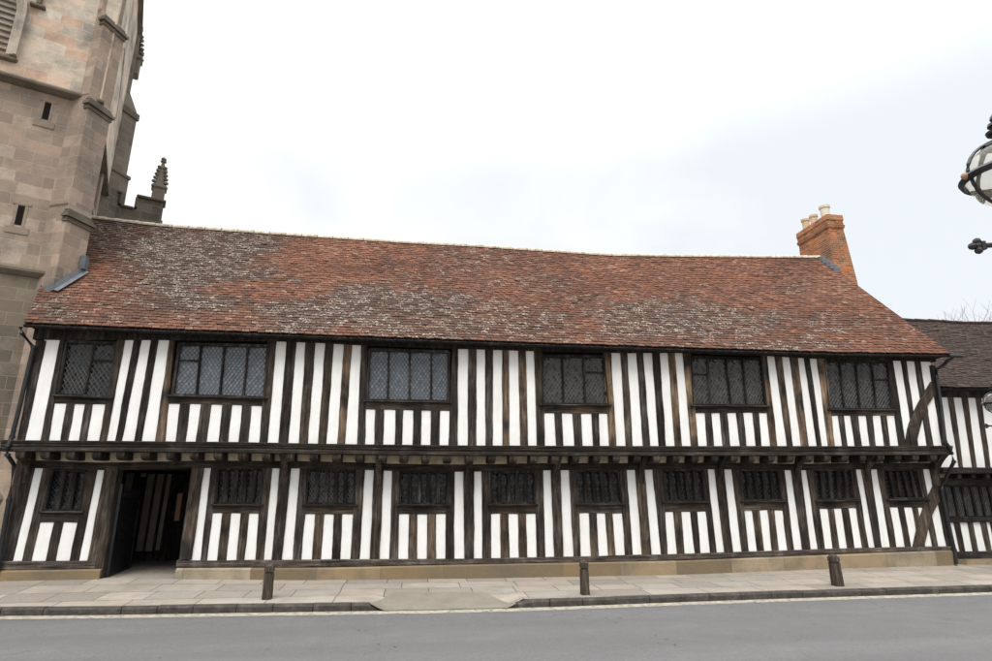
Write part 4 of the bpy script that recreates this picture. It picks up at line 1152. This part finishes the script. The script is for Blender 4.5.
def ncol(p, rnd):
    return (max(0, min(1, .45+rnd.gauss(0, .2)+.3*nz(p.x*.8, p.z))), max(0, .15+.3*nz(p.x*.6, p.z*1.5, 3)), rnd.random() if rnd.random() < .06 else 0, 1)
nr = tile_roof('roof', M['tile_dark'], nb, nroofp, 42, .19, Nn, 0, 1, ncol, lift=.032)
m = MB()
for k in range(20):
    a, b = nroofp(k/20, 1), nroofp((k+1)/20, 1); m.tube([a+Vector((0, 0, .0)), b+Vector((0, 0, .02*nz(k*2.2)))], [.10, .085], 8)
m.build('ridge', M['tile_dark'], nr)
m = MB()
for k in range(20):
    a, b, c, d = nroofp(k/20, 0), nroofp((k+1)/20, 0), nroofp((k+1)/20, 1), nroofp(k/20, 1)
    m.face([p-Nn*.03 for p in (a, b, c, d)]); m.face([d, c, Vector((c.x, 21, 4.6)), Vector((d.x, 21, 4.6))])
    m.face([a-Nn*.03, b-Nn*.03, Vector((b.x, NYU+.1, b.z-.05)), Vector((a.x, NYU+.1, a.z-.05))])
m.build('roof_boarding', M['dark'], nb)

# ------------------------------------------------------------------ bare tree behind the neighbouring house
tp = at(962, 330, 27.0)
tree = empty('bare_tree', (tp.x, 27, 0), 'leafless winter tree whose twigs show above the dark brown roof', 'tree')
mt, mw = MB(), MB(); rnd = random.Random(4)
ztop = at(962, 306, 27).z*.915
def grow(p, d, L, r, dep):
    q = p+d*L
    mid = p.lerp(q, .5)+Vector((rnd.gauss(0, .05), rnd.gauss(0, .05), 0))*L
    (mt if dep < 1 else mw).tube([p, mid, q], [r, r*.85, r*.7], 6 if dep < 1 else 4)
    if dep >= 6: return
    for k in range(3 if dep < 4 else 2):
        nd = (d+Vector((rnd.gauss(0, .5), rnd.gauss(0, .5), rnd.gauss(.12, .25)))).normalized()
        if nd.z < 0: nd.z *= -.3
        grow(q, nd, L*rnd.uniform(.66, .86), max(r*.56, .006), dep+1)
hscale = ztop/11.2
grow(Vector((tp.x, 27, 0)), Vector((0, 0, 1)), 3.2*hscale, .17, 0)
mt.build('trunk', M['bark'], tree); mw.build('twigs', M['bark'], tree)

# ------------------------------------------------------------------ ground
def zk(X): return 0.0
KY = 11.32
kpts = sorted([(onz(x, y, 0).x, onz(x, y, 0).y) for x, y in [(-60, 608.9), (0, 608.4), (120, 607.5), (240, 605.4), (380, 603.8), (512, 601.4), (679, 595.4), (850, 590), (992, 586), (1040, 584)]])
kpts = [(-60, 11.9)]+kpts+[(70, 11.4)]
def ky(X): return .5*interp(kpts, X)+.25*interp(kpts, X-1.2)+.25*interp(kpts, X+1.2)
DX0, DX1 = onz(383, 603.5, 0).x, onz(509, 601.5, 0).x     # dropped kerb at the crossover
def drop(X):
    e = .22
    if X < DX0-e or X > DX1+e: return 0.
    if X < DX0: return (X-DX0+e)/e
    if X > DX1: return (DX1+e-X)/e
    return 1.
ROADZ = -.115
def sheet(name, mat, xs, rows, uv=True):
    m = MB(); rings = []
    i0 = 0
    for X in xs: rings.append([Vector(p) for p in rows(X)])
    m.quadmesh(rings, False); return m.build(name, mat)
XS = [-60, -40, -25, -16, -12]+[-10+.25*k for k in range(0, 105)]+[18, 22, 30, 45, 70]
def pave_rows(X):
    y0 = ky(X)+.15; g = zgr(X); r = []
    for q in (0, .08, .2, .4, .6, .8, 1.0): 
        dz = -.125*drop(X)*max(0, 1-q/.42)
        r.append((X, lerp(y0, YL-.05, q), lerp(.0, g, q)+dz))
    r.append((X, 15.5, g+.02)); r.append((X, 17.6, .1)); r.append((X, 40, .1))
    return r
o = sheet('pavement', M['paving'], XS, pave_rows); tag(o, kind='structure')
o = sheet('road', M['asphalt'], XS, lambda X: [(X, 4.4, ROADZ), (X, 6, ROADZ+.03), (X, 8, ROADZ+.045), (X, 10, ROADZ+.02), (X, ky(X)+.02, ROADZ)]); tag(o, kind='structure')
o = sheet('road_edge_line', M['paint'], XS, lambda X: [(X, ky(X)-.30-.012*nz(X*2), ROADZ+.0075), (X, ky(X)-.035+.02*nz(X*2.6, 4), ROADZ+.005)]); tag(o, kind='structure')
m = MB(); m.face([(-1500, -1500, -.6), (1500, -1500, -.6), (1500, 1500, -.6), (-1500, 1500, -.6)]); o = m.build('ground', M['earth']); tag(o, kind='structure')
o = sheet('near_pavement', M['paving'], [-60, -30, 0, 30, 70], lambda X: [(X, -12, 0), (X, 4.25, 0), (X, 4.4, 0), (X, 4.4, -.2)]); tag(o, kind='structure')
# kerb stones, each a little different
m = MB(); X = -40.
rk = random.Random(3)
while X < 45:
    L = rk.uniform(.54, .72) if -14 < X < 16 else 2.
    xa, xb = X+.006, X+L-.006
    d0, d1 = -.16*drop(xa), -.16*drop(xb); j = rk.gauss(0, .006); jz = rk.gauss(0, .004)
    rings = []
    for x_, d_ in ((xa, d0), (lerp(xa, xb, .5), -.16*drop((xa+xb)/2)), (xb, d1)):
        y_ = ky(x_)+j; zt = .004+jz+d_
        rings.append([Vector((x_, y_+.15, ROADZ-.1)), Vector((x_, y_+.0, ROADZ-.1)), Vector((x_, y_, zt-.03)), Vector((x_, y_+.025, zt)), Vector((x_, y_+.152, zt+.0)), ])
    m.quadmesh(rings, True); X += L
o = m.build('kerb', M['kerb']); tag(o, kind='structure')
t = NT('fallen_leaf'); M['leaf'] = t.out((.16, .10, .05), .9, .1)
m = MB(); rl = random.Random(9)
for k in range(170):
    X = rl.uniform(-9, 14); g_ = rl.random() < .75
    Y = ky(X)-abs(rl.gauss(0, .16))-.03 if g_ else rl.uniform(8.2, 11)
    zz = ROADZ+.012 if g_ else ROADZ+lerp(.045, .018, (Y-8)/2.5)+.012
    a = rl.uniform(0, 6.3); r_ = rl.uniform(.012, .038); d1 = Vector((math.cos(a), math.sin(a), 0))*r_; d2 = Vector((-d1.y, d1.x, 0))*.55; p = Vector((X, Y, zz))
    m.quadmesh([[p-d1, p-d2+Vector((0, 0, .006)), p+d1+Vector((0, 0, .004))], [p-d1+Vector((0, 0, .002)), p+d2+Vector((0, 0, .008)), p+d1+Vector((0, 0, .006))]], False)
o = m.build('leaf_litter', M['leaf']); tag(o, 'scattered small brown leaves and grit along the road gutter', 'leaves', kind='stuff')
# tarmac crossover patch
cp = [onz(376, 603.5, 0), onz(392, 592.5, 0), onz(484, 591.5, 0), onz(511, 601.5, 0)]
m = MB()
def czz(p):
    y0 = ky(p.x)+.15; q = (p.y-y0)/(YL-.05-y0); return lerp(0, zgr(p.x), max(q, 0))+.007-(.112*drop(p.x))*max(0, 1-max(q, 0)/.42)
rings = []
for k in range(31):
    q = k/30; x_ = lerp(cp[0].x-.1, cp[3].x+.1, q)
    yt = interp([(cp[0].x-.1, cp[0].y+.1), (cp[1].x, cp[1].y), (cp[2].x, cp[2].y), (cp[3].x+.1, cp[3].y+.1)], x_)
    y0 = ky(x_)-.01; row = []
    for j in range(7):
        p = Vector((x_, lerp(y0, max(yt, y0+.02), j/6), 0)); p.z = czz(p); row.append(p)
    rings.append(row)
m.quadmesh(rings, False); o = m.build('crossover', M['crossover']); tag(o, kind='structure')

# ------------------------------------------------------------------ bollards
def bollard(x, y, label, tilt, w):
    p = onz(x, y, 0.0); h = .62
    e = empty('bollard', (p.x, p.y, p.z-.02), label, 'bollard', 'wooden bollards along the kerb')
    e.rotation_euler = (0, tilt, R(random.uniform(-6, 6)))
    def bb(name, z0, z1, w0, w1, bev, mat):
        m = MB()
        rings = []
        n = 5
        for k in range(n+1):
            q = k/n; z = lerp(z0, z1, q); ww = lerp(w0, w1, q)+.003*nz(z*9, x)
            b = bev
            rings.append([Vector((sx, sy, z)) for sx, sy in ((-ww+b, -ww), (ww-b, -ww), (ww, -ww+b), (ww, ww-b), (ww-b, ww), (-ww+b, ww), (-ww, ww-b), (-ww, -ww+b))])
        m.quadmesh(rings, True); o = m.build(name, mat); o.parent = e; return o
    bb('post', -.1, h-.15, w, w*.93, .018, M['post']); bb('band', h-.152, h-.118, w*.80, w*.80, .015, M['iron'])
    bb('head', h-.12, h-.03, w*.95, w*.93, .018, M['post'])
    bb('cap', h-.032, h+.01, w*.90, w*.55, .02, M['post'])
bollard(267, 599.5, 'weathered wooden bollard on the kerb nearest the open gateway', R(-.5), .080)
bollard(585, 594.5, 'dark wooden bollard at the middle of the pavement, right of the dropped kerb', R(0), .078)
bollard(838, 586, 'leaning dark wooden bollard at the right end of the pavement', R(-1.6), .094)

# ------------------------------------------------------------------ street lamps
def lamp(c, base_z, label, rad=.265):
    e = empty('street_lamp', (c.x, c.y, base_z), label, 'street lamp', 'globe lanterns on iron posts')
    z = c.z
    def bld(m, n, mat, sm=False, par=None):
        return m.build(n, mat, par or e, origin=(c.x, c.y, base_z), smooth=sm)
    m = MB()
    m.lathe([(.17, base_z-.05), (.17, base_z+.1), (.13, base_z+.16), (.12, base_z+.7), (.09, base_z+.8), (.07, base_z+.9), (.055, base_z+1.6), (.042, z-rad-.35), (.06, z-rad-.33), (.06, z-rad-.26), (.038, z-rad-.22), (.05, z-rad-.06), (.10, z-rad+.01), (.12, z-rad+.03)], (c.x, c.y, 0), 16)
    bld(m, 'post', M['iron'])
    zb = z-rad-.30
    m = MB(); m.tube([Vector((c.x-.27, c.y+.08, zb)), Vector((c.x+.27, c.y-.08, zb))], .020, 8)
    lb = bld(m, 'ladder_bar', M['iron'])
    for s_ in (-1, 1):
        m = MB(); k = Vector((c.x+s_*.30, c.y-s_*.09, zb))
        for dx, dz in ((0, .0), (s_*.035, 0), (0, .035), (0, -.035)):
            m.lathe([(.004, -.028), (.022, -.018), (.028, 0), (.022, .018), (.004, .028)], k+Vector((dx, -dx*.3, dz)), 8)
        m.lathe([(.024, -.03), (.024, .03)], k-Vector((s_*.03, -s_*.009, 0)), 8)
        bld(m, 'knob', M['iron'], par=lb)
    m = MB(); m.lathe([(rad*math.cos(a)*(.93 if a < 0 else 1), rad*math.sin(a)*(1.02 if a < 0 else .95)) for a in [R(-78)+i*R(158)/18 for i in range(19)]], c, 28)
    bld(m, 'globe', M['lampglass'], True)
    m = MB(); m.lathe([(.05, -rad*.5), (.07, -rad*.2), (.07, rad*.1), (.03, rad*.5)], c, 10); bld(m, 'burner', M['reflector'], True)
    m = MB(); m.lathe([(rad*1.02, -.035), (rad*1.08, -.035), (rad*1.14, .0), (rad*1.08, .022), (rad*1.02, .025), (rad*1.02, -.035)], c, 32, False)
    bd = bld(m, 'band', M['iron'])
    m = MB()
    for k in range(4):
        a = PI/2*k+R(166)
        d = Vector((math.cos(a), math.sin(a), 0))
        m.tube([c+d*(math.cos(b)*(rad+.012)*(.94 if b < 0 else 1))+Vector((0, 0, math.sin(b)*(rad+.012))) for b in [R(-85)+i*R(165)/14 for i in range(15)]], .013, 6)
    bld(m, 'cage_ribs', M['iron'])
    for k in range(4):
        a = PI/2*k+R(166); p = c+Vector((math.cos(a), math.sin(a), 0))*(rad*1.14)
        m = MB(); m.lathe([(.004, -.028), (.022, -.017), (.027, 0), (.022, .017), (.004, .028)], p, 8); bld(m, 'rosette', M['gilt'], par=bd)
    m = MB(); m.lathe([(.13, rad*.86), (.12, rad*.98), (.05, rad*1.08), (.035, rad*1.25), (.07, rad*1.3), (.075, rad*1.38), (.03, rad*1.45), (.03, rad*1.5), (.055, rad*1.56), (.05, rad*1.64), (.02, rad*1.7), (.03, rad*1.78), (.025, rad*1.86), (.004, rad*1.98)], c, 14)
    bld(m, 'finial', M['iron'])
c = CP+ray(1008, 174)*4.4
lamp(c, 0., 'large near globe street lamp with black iron cage, cut by the right edge')
c = CP+ray(995.5, 403)*14.6
lamp(c, 0., 'small far globe street lamp before the neighbouring house')

# ------------------------------------------------------------------ sky and light
w = bpy.data.worlds.new('World'); SC.world = w; w.use_nodes = True
nt = w.node_tree; bg = nt.nodes['Background']
SUN_EL, SUN_AZ = R(58), R(200)       # behind the camera, veiled by cloud
sky = nt.nodes.new('ShaderNodeTexSky'); sky.sky_type = 'NISHITA'; sky.sun_disc = False
sky.sun_elevation = SUN_EL; sky.sun_rotation = SUN_AZ; sky.air_density = 1.; sky.dust_density = 3.
tc = nt.nodes.new('ShaderNodeTexCoord'); nrm = nt.nodes.new('ShaderNodeVectorMath'); nrm.operation = 'NORMALIZE'
nt.links.new(tc.outputs['Generated'], nrm.inputs[0])
sp = nt.nodes.new('ShaderNodeSeparateXYZ'); nt.links.new(nrm.outputs[0], sp.inputs[0])
mp = nt.nodes.new('ShaderNodeMapping'); mp.inputs['Scale'].default_value = (1.5, 1.5, 3.2); nt.links.new(nrm.outputs[0], mp.inputs[0])
ns = nt.nodes.new('ShaderNodeTexNoise'); ns.inputs['Scale'].default_value = 1.6; ns.inputs['Detail'].default_value = 7; ns.inputs['Roughness'].default_value = .52; ns.inputs['Distortion'].default_value = .5
nt.links.new(mp.outputs[0], ns.inputs['Vector'])
cr = nt.nodes.new('ShaderNodeValToRGB'); e = cr.color_ramp.elements
e[0].position = .34; e[0].color = (6.0, 6.3, 6.55, 1); e[1].position = .66; e[1].color = (7.4, 7.4, 7.45, 1)
sx = nt.nodes.new('ShaderNodeMath'); sx.operation = 'MULTIPLY_ADD'; sx.inputs[1].default_value = -.22; nt.links.new(sp.outputs['X'], sx.inputs[0]); nt.links.new(ns.outputs['Fac'], sx.inputs[2])
nt.links.new(sx.outputs[0], cr.inputs[0])
# overcast dome: brighter towards the zenith
er = nt.nodes.new('ShaderNodeMapRange'); er.interpolation_type = 'SMOOTHSTEP'; er.inputs['From Min'].default_value = .48; er.inputs['From Max'].default_value = 1.; er.inputs['To Min'].default_value = 1.; er.inputs['To Max'].default_value = 4.5
nt.links.new(sp.outputs['Z'], er.inputs[0])
mu = nt.nodes.new('ShaderNodeVectorMath'); mu.operation = 'SCALE'; nt.links.new(cr.outputs[0], mu.inputs[0]); nt.links.new(er.outputs[0], mu.inputs['Scale'])
mx = nt.nodes.new('ShaderNodeMix'); mx.data_type = 'RGBA'; mx.inputs[0].default_value = .93
nt.links.new(sky.outputs[0], mx.inputs[6]); nt.links.new(mu.outputs[0], mx.inputs[7])
nt.links.new(mx.outputs[2], bg.inputs['Color']); bg.inputs['Strength'].default_value = .10
sun = bpy.data.objects.new('sun', bpy.data.lights.new('sun', 'SUN')); COL.objects.link(sun)
sun.data.energy = 1.5; sun.data.angle = R(25); sun.data.color = (1, .97, .93)
sd = Vector((math.sin(SUN_AZ)*math.cos(SUN_EL), math.cos(SUN_AZ)*math.cos(SUN_EL), math.sin(SUN_EL)))
sun.rotation_euler = sd.to_track_quat('Z', 'Y').to_euler(); sun.location = (0, -5, 20)
vs = SC.view_settings; vs.view_transform = 'Standard'; vs.look = 'None'; vs.exposure = .62; vs.gamma = 1; vs.use_curve_mapping = False
SC.render.engine = 'CYCLES'; SC.cycles.max_bounces = 6; SC.cycles.use_denoising = True
